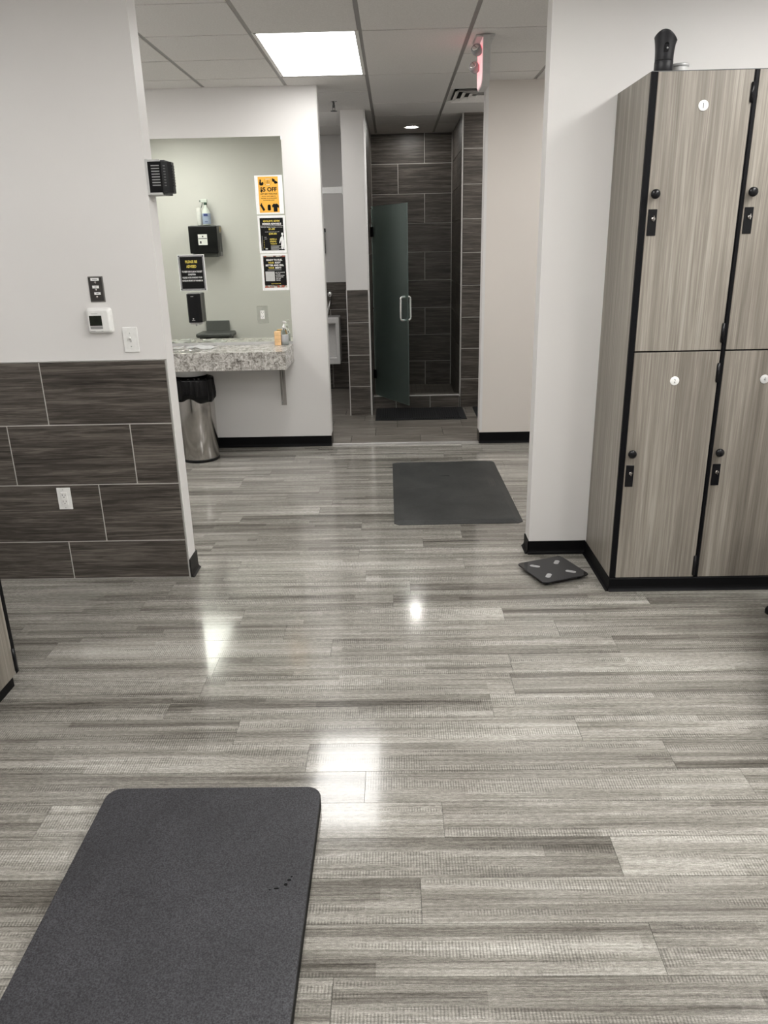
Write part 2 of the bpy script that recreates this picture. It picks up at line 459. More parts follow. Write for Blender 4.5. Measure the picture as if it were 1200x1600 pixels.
# tiles -------------------------------------------------------------------
TILE = {}
def tile_mesh(wd, ht, mat, depth=.008):
    k = (round(wd, 3), round(ht, 3), mat.name)
    if k not in TILE:
        mb = MB(); mb.box(-wd / 2, -depth, -ht / 2, wd / 2, 0, ht / 2, .0012)
        m = bpy.data.meshes.new('tile'); mb.bm.to_mesh(m); mb.bm.free(); m.materials.append(mat); TILE[k] = m
    return TILE[k]
G = .003
def tile_run(parent, u0, u1, zrows, joints, place, mat=M_tile):
    """rows of tiles on a wall; joints[i] = one joint position of row i; place(u, z) -> (loc, rotz)"""
    for i, (z0, z1) in enumerate(zrows):
        j = joints[i % len(joints)]; L = .612
        cuts = [u0]; k = j - L * math.ceil((j - u0) / L)
        while k < u1 - .02:
            if k > u0 + .02: cuts.append(k)
            k += L
        cuts.append(u1)
        for a, c in zip(cuts, cuts[1:]):
            loc, rz = place((a + c) / 2, (z0 + z1) / 2)
            piece('tile', tile_mesh(c - a - 2 * G, z1 - z0 - 2 * G, mat), parent, loc, (0, 0, rz))

# left partition (tiled wainscot, open end toward the passage)
wl = struct(MB().box(XL, D_L + .008, 0, -1.095, D_L + .125, ZC).build('wall_left', M_wall))
gr = MB().box(XL, D_L + .0035, 0, -1.1005, D_L + .009, 1.1365).build('grout', M_grout, wl)
zr = [(.8275, 1.136), (.519, .8275), (.2115, .519), (.0015, .2115)]
tile_run(wl, -2.70, -1.103, zr, [-1.714, -1.314, -1.513, -1.714], lambda u, z: ((u, D_L + .008, z), 0))
MB().box(-1.1022, D_L - .001, 0, -1.0975, D_L + .009, 1.139).box(-2.72, D_L - .001, 1.1365, -1.0975, D_L + .009, 1.1395).build('tile_edging', M_alu, wl)

def cove(x0, y0, x1, y1, h=.095, t=.006, toe=.014):
    """vinyl base with a cove toe between two points, its face to the right of the direction x0,y0 -> x1,y1"""
    d = Vector((x1 - x0, y1 - y0, 0)); L = d.length; d.normalize(); nrm = Vector((d.y, -d.x, 0))
    prof = [(0, 0), (t + toe, 0), (t + toe, .003), (t + .006, .007), (t + .002, .014), (t, .024), (t, h - .002), (t - .002, h), (0, h)]
    b = bmesh.new(); A = []; B = []
    for u, z in prof:
        A.append(b.verts.new(Vector((x0, y0, z)) + nrm * u)); B.append(b.verts.new(Vector((x1, y1, z)) + nrm * u))
    n = len(prof)
    for k in range(n): b.faces.new((A[k], A[(k + 1) % n], B[(k + 1) % n], B[k]))
    b.faces.new(A); b.faces.new(list(reversed(B))); bmesh.ops.recalc_face_normals(b, faces=b.faces)
    mb = MB(); mb._add(b); return mb
struct(cove(-1.095, D_L, -1.095, D_L + .14, .10).build('baseboard_left', M_bgrey))

# right partition behind the lockers
wr = struct(MB().box(.72, D_R, 0, XR, D_R + .115, ZC).build('wall_right', M_wall))
struct(cove(.714, D_R, 1.03, D_R, .073).build('baseboard_right', M_base))
struct(cove(.72, D_R + .121, .72, D_R - .006, .073).build('baseboard_right_end', M_base))

# back wall, two lengths either side of the shower opening
wb = struct(MB().box(XL, D_B, 0, -.56, D_B + .115, ZC).build('wall_back', M_wall))
wb2 = struct(MB().box(.708, D_B, 0, XR, D_B + .115, ZC).build('wall_back.001', wall_paint('beige_paint', (.735, .69, .645))))
struct(cove(XL, D_B, -.56, D_B, .088).build('baseboard_back', M_base))
struct(cove(.708, D_B, XR, D_B, .093).build('baseboard_back.001', M_base))
# vinyl corner guards of the jambs end just above the floor
for x, p, s in ((-.56, wb, 1), (.708, wb2, -1)):
    MB().box(x - .001, D_B - .0025, .105, x + s * .0025, D_B + .116, ZC - .002).box(min(x, x - s * .022), D_B - .0025, .105, max(x, x - s * .022), D_B, ZC - .002).build('corner_guard', M_wall, p)
    MB().box(min(x, x + s * .007), D_B + .004, .014, max(x, x + s * .007), D_B + .114, .104).build('jamb_tile', M_tile, p)

# far wall and the walls of the shower recess
wf = struct(MB().box(-2.0, D_F + .010, 0, 1.6, D_F + .12, ZC).build('wall_far', M_wall))
MB().box(-.25, D_F + .005, 0, .67, D_F + .0105, ZC).box(-2.0, D_F + .005, 0, -.46, D_F + .0105, 1.226).build('grout', M_grout, wf)
ROWS = [(.0 if i == 0 else .308 * i - .001, min(.308 * (i + 1) - .001, ZC - .003)) for i in range(9)]
tile_run(wf, -.235, .655, ROWS, [.354, .06], lambda u, z: ((u, D_F + .010, z), 0))
tile_run(wf, -2.0, -.462, ROWS[:4], [-.75, -.45], lambda u, z: ((u, D_F + .010, z), 0))

wm = struct(MB().box(-.458, 7.60, 0, -.2475, D_F + .006, ZC).build('wall_middle', M_wall))
# post: tiled front up to 1.225, metal edging both sides, tiled shower side
PZ = [(.001, .304), (.304, .612), (.612, .922), (.922, 1.226)]
MB().box(-.459, 7.5965, 0, -.2465, 7.601, 1.228).build('grout', M_grout, wm)
for z0, z1 in PZ:
    piece('tile', tile_mesh(.199, z1 - z0 - 2 * G, M_tile), wm, (-.3525, 7.601, (z0 + z1) / 2))
MB().box(-.461, 7.5915, 0, -.4535, 7.602, 1.229).box(-.2515, 7.5915, 0, -.236, 7.5985, ZC).box(-.461, 7.5915, 1.226, -.236, 7.602, 1.230).build('tile_edging', M_alu, wm)
MB().box(-.248, 7.60, 0, -.2435, D_F, ZC).build('grout', M_grout, wm)
tile_run(wm, 7.603, 9.228, ROWS, [7.9, 8.2], lambda u, z: ((-.2435, u, z), PI / 2))

ws = struct(MB().box(.67, 7.918, 0, 1.84, D_F + .006, ZC).build('wall_shower', M_wall))
MB().box(.6655, 7.9135, 0, .6705, D_F, ZC).box(.664, 7.9135, 0, 1.715, 7.9185, ZC).build('grout', M_grout, ws)
tile_run(ws, .668, 1.71, ROWS, [1.28, 1.28], lambda u, z: ((u, 7.918, z), 0))
tile_run(ws, 7.925, 9.228, ROWS, [8.2, 8.5], lambda u, z: ((.6655, u, z), -PI / 2))
MB().box(.6545, 7.9075, .13, .6665, 7.917, ZC).build('tile_edging', M_alu, ws)
struct(MB().box(1.72, D_B + .115, 0, 1.84, 7.92, ZC).build('wall_vestibule', M_wall))
struct(MB().box(-2.12, D_B + .115, 0, -2.0, D_F + .12, ZC).build('wall_restroom', M_wall))
# outer walls of the locker room
struct(MB().box(XL - .12, YF, 0, XL, D_B + .115, ZC).build('wall_far_left', M_wall))
struct(MB().box(XR, YF, 0, XR + .12, D_B + .115, ZC).build('wall_far_right', M_wall))
struct(MB().box(XL - .12, YF - .12, 0, XR + .12, YF, ZC).build('wall_front', M_wall))

# vestibule tile floor, raised a little, with its metal edge strip
fv = struct(MB().box(-2.0, D_B + .016, -.06, 1.72, D_F + .01, .0085).build('floor.001', M_gdark))
FT = {}
def floor_tile(x0, x1, y0, y1):
    k = (round(x1 - x0, 3), round(y1 - y0, 3))
    if k not in FT:
        hx, hy = (x1 - x0) / 2 - .002, (y1 - y0) / 2 - .002
        mb = MB(); mb.box(-hx, -hy, -.009, hx, hy, 0, .001); m = bpy.data.meshes.new('floor_tile'); mb.bm.to_mesh(m); mb.bm.free(); m.materials.append(M_ftile); FT[k] = m
    piece('floor_tile', FT[k], fv, ((x0 + x1) / 2, (y0 + y1) / 2, .014))
ys = [6.463, 6.72, 7.025, 7.33, 7.635, 7.905]; js = [.21, .42, .009, .30, .10]
for (y0, y1), j in zip(zip(ys, ys[1:]), js):
    x = j - .61 * 4
    while x < 1.70:
        a, c = max(x, -1.99), min(x + .61, 1.715)
        if c - a > .05: floor_tile(a, c, y0, y1)
        x += .61
for y0 in (7.905, 8.21, 8.515, 8.82):
    for x0 in (-1.99, -1.38, -.77):
        floor_tile(x0, min(x0 + .61, -.462), y0, min(y0 + .305, D_F - .002))
struct(MB().box(-.556, D_B + .004, 0, .704, D_B + .018, .0145, .001).build('trim_1', M_alu))

# shower pan: mosaic floor behind a tiled curb
fs = struct(MB().box(-.24, 8.0, .009, .66, D_F, .024).build('floor.002', M_gdark))
mo = MB(); nx, ny = 17, 24
for i in range(nx):
    for j in range(ny):
        mo.box(-.238 + i * .0527 + .0015, 8.01 + j * .051 + .0015, .022, -.238 + (i + 1) * .0527 - .0015, 8.01 + (j + 1) * .051 - .0015, .030)
tag(mo.build('mosaic_tiles', M_ftile, fs), kind='stuff')
gd = MB(); gd.box(-.02, 8.66, .030, .13, 8.76, .0325, .001).build('drain_plate', M_dgrey, fs)
gs_ = MB()
for k in range(6): gs_.box(-.005 + k * .022, 8.675, .0322, .006 + k * .022, 8.745, .0333)
gs_.build('drain_slots', M_black, fs)
cb = struct(MB().box(-.2345, 7.918, .009, .655, 8.01, .140).build('trim_2', M_grout))
for x0, x1 in ((-.2345, -.0), (.0, .353), (.353, .6545)):
    piece('tile', tile_mesh(x1 - x0 - 2 * G, .128, M_tile), cb, ((x0 + x1) / 2, 7.918, .0745))
for x0, x1 in ((-.2345, .2), (.2, .6545)):
    mb = MB(); mb.box(x0 + .002, 7.922, .138, x1 - .002, 8.012, .146, .001); mb.build('tile', M_ftile, cb)
MB().box(-.2345, 7.906, .138, .6545, 7.922, .149, .0015).build('metal_edging', M_alu, cb)

# ------------------------------------------------------------------ ceiling
ce = struct(MB().box(XL, YF, ZC + .012, XR, D_F + .12, ZC + .08).build('ceiling', M_ceil))
GX = [-2.632, -2.017, -1.402, -.787, -.172, .452, 1.067, 1.682, 2.297, 2.912]
two = [3.73, 4.345, 4.955, 5.56, 6.145, 6.725, 7.315, 7.925, 8.53, 9.235]
four = [3.73, 4.940, 6.142, 7.32, 8.0, 8.56, 9.235]
cross = MB(); mains = MB(); TT = {}
for x in GX: mains.box(x - .0125, 3.71, ZC + .001, x + .0125, 9.239, ZC + .0145)
for ci in range(len(GX) - 1):
    x0, x1 = GX[ci], GX[ci + 1]
    rows = four if ci in (3, 4) else two
    if ci == 3: rows = [3.73, 4.940, 6.148, 6.75, 7.66, 8.57, 9.235]
    for y in rows: cross.box(x0, y - .008, ZC + .006, x1, y + .008, ZC + .013)
    for y0, y1 in zip(rows, rows[1:]):
        if y1 > 6.6 and (x1 > 1.75 or x1 < -1.9): continue
        if any(abs(p[0] - .017 - x0) < .08 and p[1] - .1 < (y0 + y1) / 2 < p[1] + 1.3 for p in PANELS): continue
        if ci == 5 and abs(y0 - 6.725) < .01: continue          # the air diffuser sits here
        k = (round(x1 - x0, 3), round(y1 - y0, 3))
        if k not in TT:
            hx, hy = k[0] / 2 - .0125, k[1] / 2 - .0085
            mb = MB(); mb.box(-hx, -hy, -.006, hx, hy, .012, .0012); mm = bpy.data.meshes.new('ceiling_tile'); mb.bm.to_mesh(mm); mb.bm.free(); mm.materials.append(M_ceil); TT[k] = mm
        piece('ceiling_tile', TT[k], ce, ((x0 + x1) / 2, (y0 + y1) / 2, ZC + .002))
mains.build('main_runner', M_grid, ce); cross.build('cross_tee', M_grid, ce)

# ------------------------------------------------------------------ lights
PLAB = ['bright square-edged light panel in the ceiling by the mirror wall', 'light panel in the ceiling behind the left partition',
        'light panel in the ceiling over the right front of the locker room', 'light panel in the ceiling at the right rear of the locker room',
        'light panel in the ceiling over the middle of the locker room', 'light panel in the ceiling at the middle rear of the locker room',
        'light panel in the ceiling over the left bank of lockers', 'added unseen fill panel in the ceiling behind the right partition', 'added unseen fill panel in the restroom ceiling left of the shower opening', 'added unseen fill panel in the vestibule ceiling right of the shower opening']
for i, (x0, y0, s) in enumerate(PANELS):
    x1, y1 = x0 + .58, y0 + 1.188
    t = empty('ceiling_light', ((x0 + x1) / 2, (y0 + y1) / 2, ZC), PLAB[i], 'ceiling light', 'lay-in light panels')
    MB().box(x0 - .01, y0 - .004, ZC - .002, x0 + .012, y1 + .004, ZC + .012).box(x1 - .012, y0 - .004, ZC - .002, x1 + .01, y1 + .004, ZC + .012) \
        .box(x0, y0 - .004, ZC - .002, x1, y0 + .012, ZC + .012).box(x0, y1 - .012, ZC - .002, x1, y1 + .004, ZC + .012).build('frame', M_white, t)
    MB().box(x0 + .012, y0 + .012, ZC + .0005, x1 - .012, y1 - .012, ZC + .008).build('diffuser', M_panel[i], t)
t = empty('downlight', (.204, 8.78, ZC), 'round recessed downlight in the shower ceiling', 'downlight')
MB().lathe([(.068, 0), (.088, 0), (.086, -.006), (.070, -.008), (.068, 0)], (.204, 8.78, ZC + .001), n=40).build('trim_ring', M_white, t)
MB().lathe([(.070, -.002), (.04, -.0075), (0, -.0085)], (.204, 8.78, ZC + .001), n=36).build('lens', M_down, t)

# ------------------------------------------------------------------ ceiling fittings
# air diffuser: stepped square cones
t = empty('air_diffuser', (.76, 7.02, ZC), 'white square stepped air vent in the ceiling before the shower', 'vent')
def sq(mb, h0, z0, h1, z1, th=.002):
    b = bmesh.new(); cx, cy = .7595, 7.02
    A = [b.verts.new((cx + sx * h0, cy + sy * h0, z0)) for sx, sy in ((-1, -1), (1, -1), (1, 1), (-1, 1))]
    B = [b.verts.new((cx + sx * h1, cy + sy * h1, z1)) for sx, sy in ((-1, -1), (1, -1), (1, 1), (-1, 1))]
    C = [b.verts.new(v.co + Vector((0, 0, th))) for v in A]; Dv = [b.verts.new(v.co + Vector((0, 0, th))) for v in B]
    for k in range(4):
        k2 = (k + 1) % 4
        b.faces.new((A[k], A[k2], B[k2], B[k])); b.faces.new((C[k2], C[k], Dv[k], Dv[k2])); b.faces.new((A[k], C[k], C[k2], A[k2])); b.faces.new((B[k2], Dv[k2], Dv[k], B[k]))
    mb._add(b)
mb = MB(); sq(mb, .295, ZC - .001, .262, ZC - .001, .004); mb.build('frame', M_white2, t)
for h in (.255, .195, .135, .075):
    mb = MB(); sq(mb, h, ZC - .022, h - .040, ZC + .004, .002)
    mb.build('cone', M_white2, t)
MB().box(.76 - .26, 6.76, ZC + .008, .76 + .26, 7.28, ZC + .0115).build('plenum', M_black, t)

t = empty('sprinkler_head', (-.483, 7.172, ZC), 'small dark sprinkler head hanging from the ceiling left of the shower', 'sprinkler')
MB().lathe([(.032, 0), (.030, -.006), (.012, -.010), (.010, -.012)], (-.483, 7.172, ZC + .001), n=20).build('escutcheon', M_chrome, t)
MB().lathe([(.009, -.010), (.009, -.045), (.006, -.05)], (-.483, 7.172, ZC), n=14).build('body', M_dgrey, t)
MB().box(-.494, 7.169, ZC - .07, -.490, 7.175, ZC - .03).box(-.476, 7.169, ZC - .07, -.472, 7.175, ZC - .03).box(-.494, 7.169, ZC - .073, -.472, 7.175, ZC - .069).build('yoke', M_dgrey, t)
MB().lathe([(.028, -.074), (.028, -.077), (.005, -.078)], (-.483, 7.172, ZC), n=18).build('deflector', M_dgrey, t)

# exit sign seen nearly edge-on, hung across the passage
t = empty('exit_sign', (.55, 5.19, ZC), 'ceiling-hung EXIT sign with red lit face and two lamp heads', 'exit sign')
MB().box(.495, 5.08, ZC - .018, .605, 5.30, ZC - .0005, .006, 2).build('canopy', M_lgrey, t)
c = .045
prof = [(5.05, 2.755), (5.05, 2.56), (5.07, 2.525), (5.12, 2.505), (5.30, 2.505), (5.34, 2.53), (5.345, 2.56), (5.345, 2.72), (5.33, 2.755)]
MB().prism(prof, .533, .575, 'YZ').build('housing', M_lgrey, t)
prof2 = [(5.055, 2.745), (5.055, 2.562), (5.075, 2.53), (5.12, 2.512), (5.30, 2.512), (5.335, 2.535), (5.34, 2.56), (5.34, 2.745)]
fp = MB().prism(prof2, .5295, .5332, 'YZ').build('face_panel', M_pink, t)
Mx = Matrix(((0, 0, -1, .5290), (-1, 0, 0, 5.32), (0, 1, 0, 2.57), (0, 0, 0, 1)))
MB().flat([fit('EXIT', 0, 0, .245, .15, .03)], Mx).build('lettering', M_red, fp)
for y, z in ((5.10, 2.685), (5.235, 2.62)):
    hd = MB(); hd.lathe([(.0, -.02), (.022, -.018), (.030, 0), (.031, .022), (.027, .027), (.0, .027)], (.505, y, z), n=24)
    M_ = Matrix.Translation((.505, y, z)) @ Matrix.Rotation(math.radians(58), 4, 'Z') @ Matrix.Rotation(math.radians(-62), 4, 'Y') @ Matrix.Rotation(math.radians(0), 4, 'X') @ Matrix.Translation((-.505, -y, -z))
    hd.bm.transform(M_)
    hd = hd.build('lamp_head', M_grey, t)
    ln = MB(); ln.lathe([(.021, .0272), (.018, .031), (0, .033)], (.505, y, z), n=20); ln.bm.transform(M_); ln.build('lens', M_chrome, hd)
    MB().tube([(.532, y, z - .005), (.512, y, z)], .008, 8).build('swivel', M_grey, t)

# ------------------------------------------------------------------ lockers
LW, LD, LH, LB = .4, .49, 2.26, .068
def make_locker(loc, rz, label, nums, end_side=None, recess=0.0, group='two-tier lockers of the right bank'):
    """front faces local -Y; local x 0..LW"""
    t = empty('locker', loc, label, 'locker', group, rz)
    W = world_of(t); XA = 0.0 if end_side == -1 else .0122; XB = LW + .012 if end_side != 1 else LW; HX = LW + .0045 if end_side != 1 else LW - .021
    def put(mb, name, mat, par): mb.bm.transform(W); return mb.build(name, mat, par)
    put(MB().box(XA + .001, .022, LB, XB - .001, LD, LH - .002).box(XA, .001, LB, .0245, .03, LH).box(LW - .003 if end_side != 1 else LW - .0215, .004 if end_side != 1 else .0, LB, XB - .0003, .03, LH), 'carcass', M_black, t)
    put(MB().box(XA + .002, .0 + recess, 0, XB - .001, LD, LB), 'plinth', M_base, t)
    if end_side: put(MB().box(-.0012 if end_side < 0 else LW, .013, LB, .0005 if end_side < 0 else LW + .012, LD - .002, LH), 'end_panel', M_lam, t)
    for k, (z0, z1) in enumerate(((1.165, LH - .001), (LB + .002, 1.158))):
        d = put(MB().box(.027, .0, z0, LW + .005 if end_side != 1 else LW - .024, .0195, z1, .0008), 'door', M_lam, t)
        zk = 1.809 if k == 0 else .699
        put(MB().lathe([(.006, 0), (.006, .012), (.017, .013), (.0195, .018), (.0185, .025), (.012, .030), (0, .032)], (.051, 0, zk), 'Y-', 24), 'knob', M_blackp, d)
        zl = zk - .11
        put(MB().box(.033, -.003, zl - .052, .070, 0, zl + .052, .001), 'lock_plate', M_blackp, d)
        put(MB().lathe([(.0085, .002), (.0085, .009), (.006, .011), (0, .011)], (.054, 0, zl + .014), 'Y-', 18).box(.0525, -.017, zl + .004, .0555, -.010, zl + .026), 'lock_cam', M_steel, d)
        zn = 2.135 if k == 0 else 1.031
        np_ = put(MB().lathe([(.0200, 0), (.0200, .0018), (.0188, .0024), (0, .0024)], (.216, 0, zn), 'Y-', 32), 'number_disc', M_white if not (nums[k] == '4') else M_lgrey, d)
        put(MB().flat([fit(nums[k], -.004 if nums[k] != '1' else -.0015, -.0095, .004 if nums[k] != '1' else .0015, .0095)], face_y(.216, -.0026, zn)), 'number', M_dgrey, d)
        for zh0, zh1 in (((2.142, 2.214), (1.197, 1.280)) if k == 0 else ((1.022, 1.107), (.079, .181))):
            put(MB().tube([(HX, -.003, zh0), (HX, -.003, zh1)], .0065, 10).box(HX - .0075, -.0015, zh0 + .004, HX + .007, .012, zh1 - .004), 'hinge', M_blackp, d)
    put(MB().box(XA, .0, LH - .0005, XB, LD, LH + .002), 'top_panel', M_dgrey, t)
    return t
make_locker((1.034, 3.455, 0), 0, 'grey woodgrain two-tier locker at the end of the right bank, its side panel showing', ('1', '2'), -1)
make_locker((1.434, 3.455, 0), 0, 'grey woodgrain two-tier locker against the wall, right of the end locker', ('3', '4'))
make_locker((1.834, 3.455, 0), 0, 'grey woodgrain two-tier locker third from the open end of the right bank', ('5', '6'))
struct(cove(1.034, D_R - .006, 1.034, 3.455 - .006, .068, .005).build('baseboard_locker_side', M_base))
struct(cove(1.030, 3.455, 2.3, 3.455, .066, .004, .010).build('baseboard_locker', M_base))
ng = 'two-tier lockers of the left bank'
for k in range(3):
    y = 2.65 - .4 * (k + 1)
    make_locker((-1.515, y, 0), PI / 2, ['grey woodgrain locker at the left frame edge, its lower corner and black edge showing',
                'grey woodgrain locker second from the far end of the left bank', 'grey woodgrain locker third from the far end of the left bank'][k],
                (('7', '8'), ('9', '10'), ('11', '12'))[k], 1 if k == 0 else None, .03, ng)

# things on top of the locker
c0 = (1.091, 3.50, LH + .002)
t = empty('spray_bottle', c0, 'black flared mist spray bottle standing on the end locker', 'bottle')
MB().lathe([(.0345, 0), (.0362, .004), (.0362, .0395), (.0352, .041)], c0, n=44).build('bottle', M_soft, t)
hb = MB(); hb.lathe([(.0352, .0415), (.0356, .043), (.0358, .060), (.0370, .080), (.0395, .100), (.0425, .116), (.0442, .1225), (.0436, .1235), (.030, .1245), (.015, .125), (.0, .125)], c0, n=48)
for v in hb.bm.verts:            # domed top, a little higher on the left
    z = v.co.z - c0[2]
    if z > .085:
        u = ((v.co.x - c0[0]) * .955 - (v.co.y - c0[1]) * .297) / .045
        v.co.z += (.028 * (1 - u * u) - .007 * u - .006) * min(1, (z - .085) / .035)
hb = hb.build('trigger_head', M_soft, t)
MB().lathe([(0, .0400), (.0085, .0400), (.0085, .0370)], (c0[0] - .006, c0[1], c0[2] + .092), 'Y-', 24).box(c0[0] - .0145, c0[1] - .0402, c0[2] + .069, c0[0] + .0025, c0[1] - .030, c0[2] + .092).build('trigger_recess', M_black, hb)
MB().lathe([(.0035, .040), (.0035, .043), (0, .0435)], (c0[0] - .003, c0[1], c0[2] + .080), 'Y-', 14).build('nozzle', M_grey, hb)
cj = (1.180, 3.57, LH + .002)
t = empty('plastic_jar', cj, 'small cloudy plastic jar lying beside the black spray bottle', 'jar')
MB().lathe([(.032, 0), (.034, .004), (.034, .030), (.032, .032)], cj, n=36).build('body', M_lgrey, t)
MB().lathe([(.0350, .0305), (.0350, .040), (.033, .0425), (0, .043)], cj, n=36).build('lid', plain('cloudy_lid', (.60, .60, .60), .18, trans=.25), t)

# ------------------------------------------------------------------ mats and scale on the floor
def rrect(hx, hy, r, n=7):
    pts = []
    for cx, cy, a0 in ((hx - r, hy - r, 0), (-hx + r, hy - r, 90), (-hx + r, -hy + r, 180), (hx - r, -hy + r, 270)):
        for k in range(n + 1):
            a = math.radians(a0 + 90 * k / n); pts.append((cx + r * math.cos(a), cy + r * math.sin(a)))
    return pts
def loft(loops):
    b = bmesh.new(); L = [[b.verts.new((x, y, z)) for x, y in pts] for pts, z in loops]
    for a, c in zip(L, L[1:]):
        n = len(a)
        for k in range(n): b.faces.new((a[k], a[(k + 1) % n], c[(k + 1) % n], c[k]))
    b.faces.new(L[-1]); b.faces.new(list(reversed(L[0]))); return b
cx, cy = -.5845, 1.30
t = empty('foam_mat', (cx, cy, 0), 'thick black speckled mat with rounded corners, nearest on the floor', 'mat')
hx, hy, th = .3335, .6745, .045
mb = MB(); mb._add(loft([(rrect(hx - .003, hy - .003, .042), .0005), (rrect(hx, hy, .045), .004), (rrect(hx, hy, .045), th - .006)]), Matrix.Translation((cx, cy, 0))); mb.build('edge_band', M_edge, t)
mb = MB(); mb._add(loft([(rrect(hx, hy, .045), th - .006), (rrect(hx - .0005, hy - .0005, .045), th - .003), (rrect(hx - .002, hy - .002, .044), th - .0008), (rrect(hx - .005, hy - .005, .042), th)]), Matrix.Translation((cx, cy, 0))); mb.build('top_surface', M_mat1, t)
nk = MB()
for x, y, a, bb in ((-.305, 1.600, .006, .004), (-.312, 1.585, .005, .005), (-.335, 1.572, .007, .003), (-.352, 1.568, .003, .002), (-.300, 1.612, .003, .003)):
    nk.flat([disc(0, 0, a, 9, bb)], Matrix.Translation((x, y, th + .0002)))
nk.build('nick', M_edge, t)

cx, cy, rz = .368, 5.143, math.radians(.5)
t = empty('anti_fatigue_mat', (cx, cy, 0), 'grey-black rubber mat with sloping edges before the shower opening', 'mat', rz=rz)
hx, hy = .398, .712
def chrect(hx, hy, c): return [(hx - c, hy), (-hx + c, hy), (-hx, hy - c), (-hx, -hy + c), (-hx + c, -hy), (hx - c, -hy), (hx, -hy + c), (hx, hy - c)]
mb = MB(); mb._add(loft([(chrect(hx, hy, .03), .0005), (chrect(hx, hy, .03), .003), (chrect(hx - .045, hy - .045, .02), .014)]), world_of(t)); mb.build('bevel_edge', M_mat2, t)
mb = MB(); mb._add(loft([(chrect(hx - .046, hy - .046, .02), .0135), (chrect(hx - .047, hy - .047, .02), .0146)]), world_of(t)); mb.build('top_surface', M_mat2, t)
mb = MB(); mb.flat([rect(-.09, .0, .09, .004), rect(-.09, -.036, .09, -.032), rect(-.09, -.036, -.086, .004), rect(.086, -.036, .09, .004)] + [rect(-.075 + .024 * k, -.027, -.06 + .024 * k, -.006) for k in range(6)],
               world_of(t) @ Matrix.Translation((.29, .10, .0149)) @ Matrix.Rotation(PI / 2, 4, 'Z')); mb.build('moulded_mark', plain('worn_print', (.052, .048, .046), .6), t)
mb = MB(); mb.flat([poly([(-.03, 0), (0, .012), (.045, .006), (.05, -.012), (.03, -.004), (0, .004)])], world_of(t) @ Matrix.Translation((-.03, .28, .0149))); mb.build('dent', M_edge, t)

# bathroom scale
cx, cy, rz = .800, 3.675, math.radians(21.5)
t = empty('bathroom_scale', (cx, cy, 0), 'square black glass bathroom scale lying turned before the white pillar', 'scale', rz=rz)
mb = MB(); mb._add(loft([(rrect(.118, .118, .03), .012), (rrect(.122, .122, .03), .015), (rrect(.122, .122, .03), .019)]), world_of(t)); mb.build('body', M_blackp, t)
mb = MB(); mb._add(loft([(rrect(.134, .134, .022), .019), (rrect(.1345, .1345, .022), .0205), (rrect(.1345, .1345, .022), .0245), (rrect(.1335, .1335, .022), .0255)]), world_of(t)); mb.build('glass_top', plain('black_glass', (.010, .010, .012), .06), t)
for sx, sy in ((-1, 1), (1, 1), (-1, -1), (1, -1)):
    mb = MB(); mb._add(loft([(rrect(.013, .027, .0125), .0255), (rrect(.012, .026, .012), .0263)]), world_of(t) @ Matrix.Translation((sx * .066, sy * .066, 0)) @ Matrix.Rotation(math.atan2(sy, sx) - PI / 2, 4, 'Z')); mb.build('electrode', M_grey, t)
    mb = MB(); mb.lathe([(.016, 0), (.018, .003), (.018, .012), (.012, .0125)], (sx * .095, sy * .095, 0), n=18); mb.bm.transform(world_of(t)); mb.build('foot', M_blackp, t)

# black drain mats in the vestibule
def drain_mat(x0, x1, y0, y1, label, sec=24):
    z = .014
    t = empty('drain_mat', ((x0 + x1) / 2, (y0 + y1) / 2, z), label, 'mat')
    MB().box(x0, y0, z, x1, y1, z + .003).build('backing', M_dmat, t)
    b = .05
    MB().prism([(x0, y0), (x1, y0), (x1, y1), (x0, y1)], z + .003, z + .006).build('border', M_dmat, t)
    n = max(2, int((x1 - x0 - 2 * b) / .022))
    ribs = MB(); st = (x1 - x0 - 2 * b) / n
    for k in range(n): ribs.box(x0 + b + k * st + .004, y0 + .04, z + .006, x0 + b + (k + 1) * st - .004, y1 - .03, z + .011)
    ribs.build('ribs', M_soft, t)
drain_mat(-.205, .685, 7.325, 7.895, 'black ribbed drain mat on the tile floor before the shower curb')
drain_mat(.79, 1.28, 7.12, 7.895, 'black ribbed mat mostly hidden behind the right jamb of the opening')

# ------------------------------------------------------------------ frosted shower door
hA = Vector((-.213, 7.915)); hB = Vector((.1255, 7.30))
dv = (hB - hA); DW = dv.length; ang = math.atan2(dv.y, dv.x)
t = empty('shower_door', (hA.x, hA.y, .165), 'greenish frosted glass shower door standing open toward the room', 'shower door', rz=ang)
W = world_of(t)
def put(mb, name, mat, par): mb.bm.transform(W); return mb.build(name, mat, par)
put(MB().box(.012, -.005, 0.0, DW, .005, 1.812, .0012), 'glass_panel', M_frost, t)
# pull handle both sides: a rounded loop through the glass
zc = 1.065 - .165; hh = .105
for s in (-1, 1):
    pts = [(DW - .05, s * .004, zc + hh)]
    for k in range(6): a = PI / 2 * k / 5; pts.append((DW - .05, s * (.030 + .022 * math.sin(a)), zc + hh - .022 + .022 * math.cos(a)))
    for k in range(6): a = PI / 2 * k / 5; pts.append((DW - .05, s * (.030 + .022 * math.cos(a)), zc - hh + .022 - .022 * math.sin(a)))
    pts.append((DW - .05, s * .004, zc - hh))
    put(MB().tube(pts, .0095, 12), 'pull_handle', plain('satin_chrome', (.9, .9, .89), .38, .85), t)
for z in (1.747, .380):
    z -= .165
    hi = put(MB().box(-.004, -.014, z - .045, .05, -.006, z + .045, .002).box(-.004, .006, z - .045, .05, .014, z + .045, .002), 'hinge', M_blackp, t)
    put(MB().box(-.010, -.012, z - .022, -.001, .012, z + .022, .002), 'hinge_plate', M_chrome, hi)
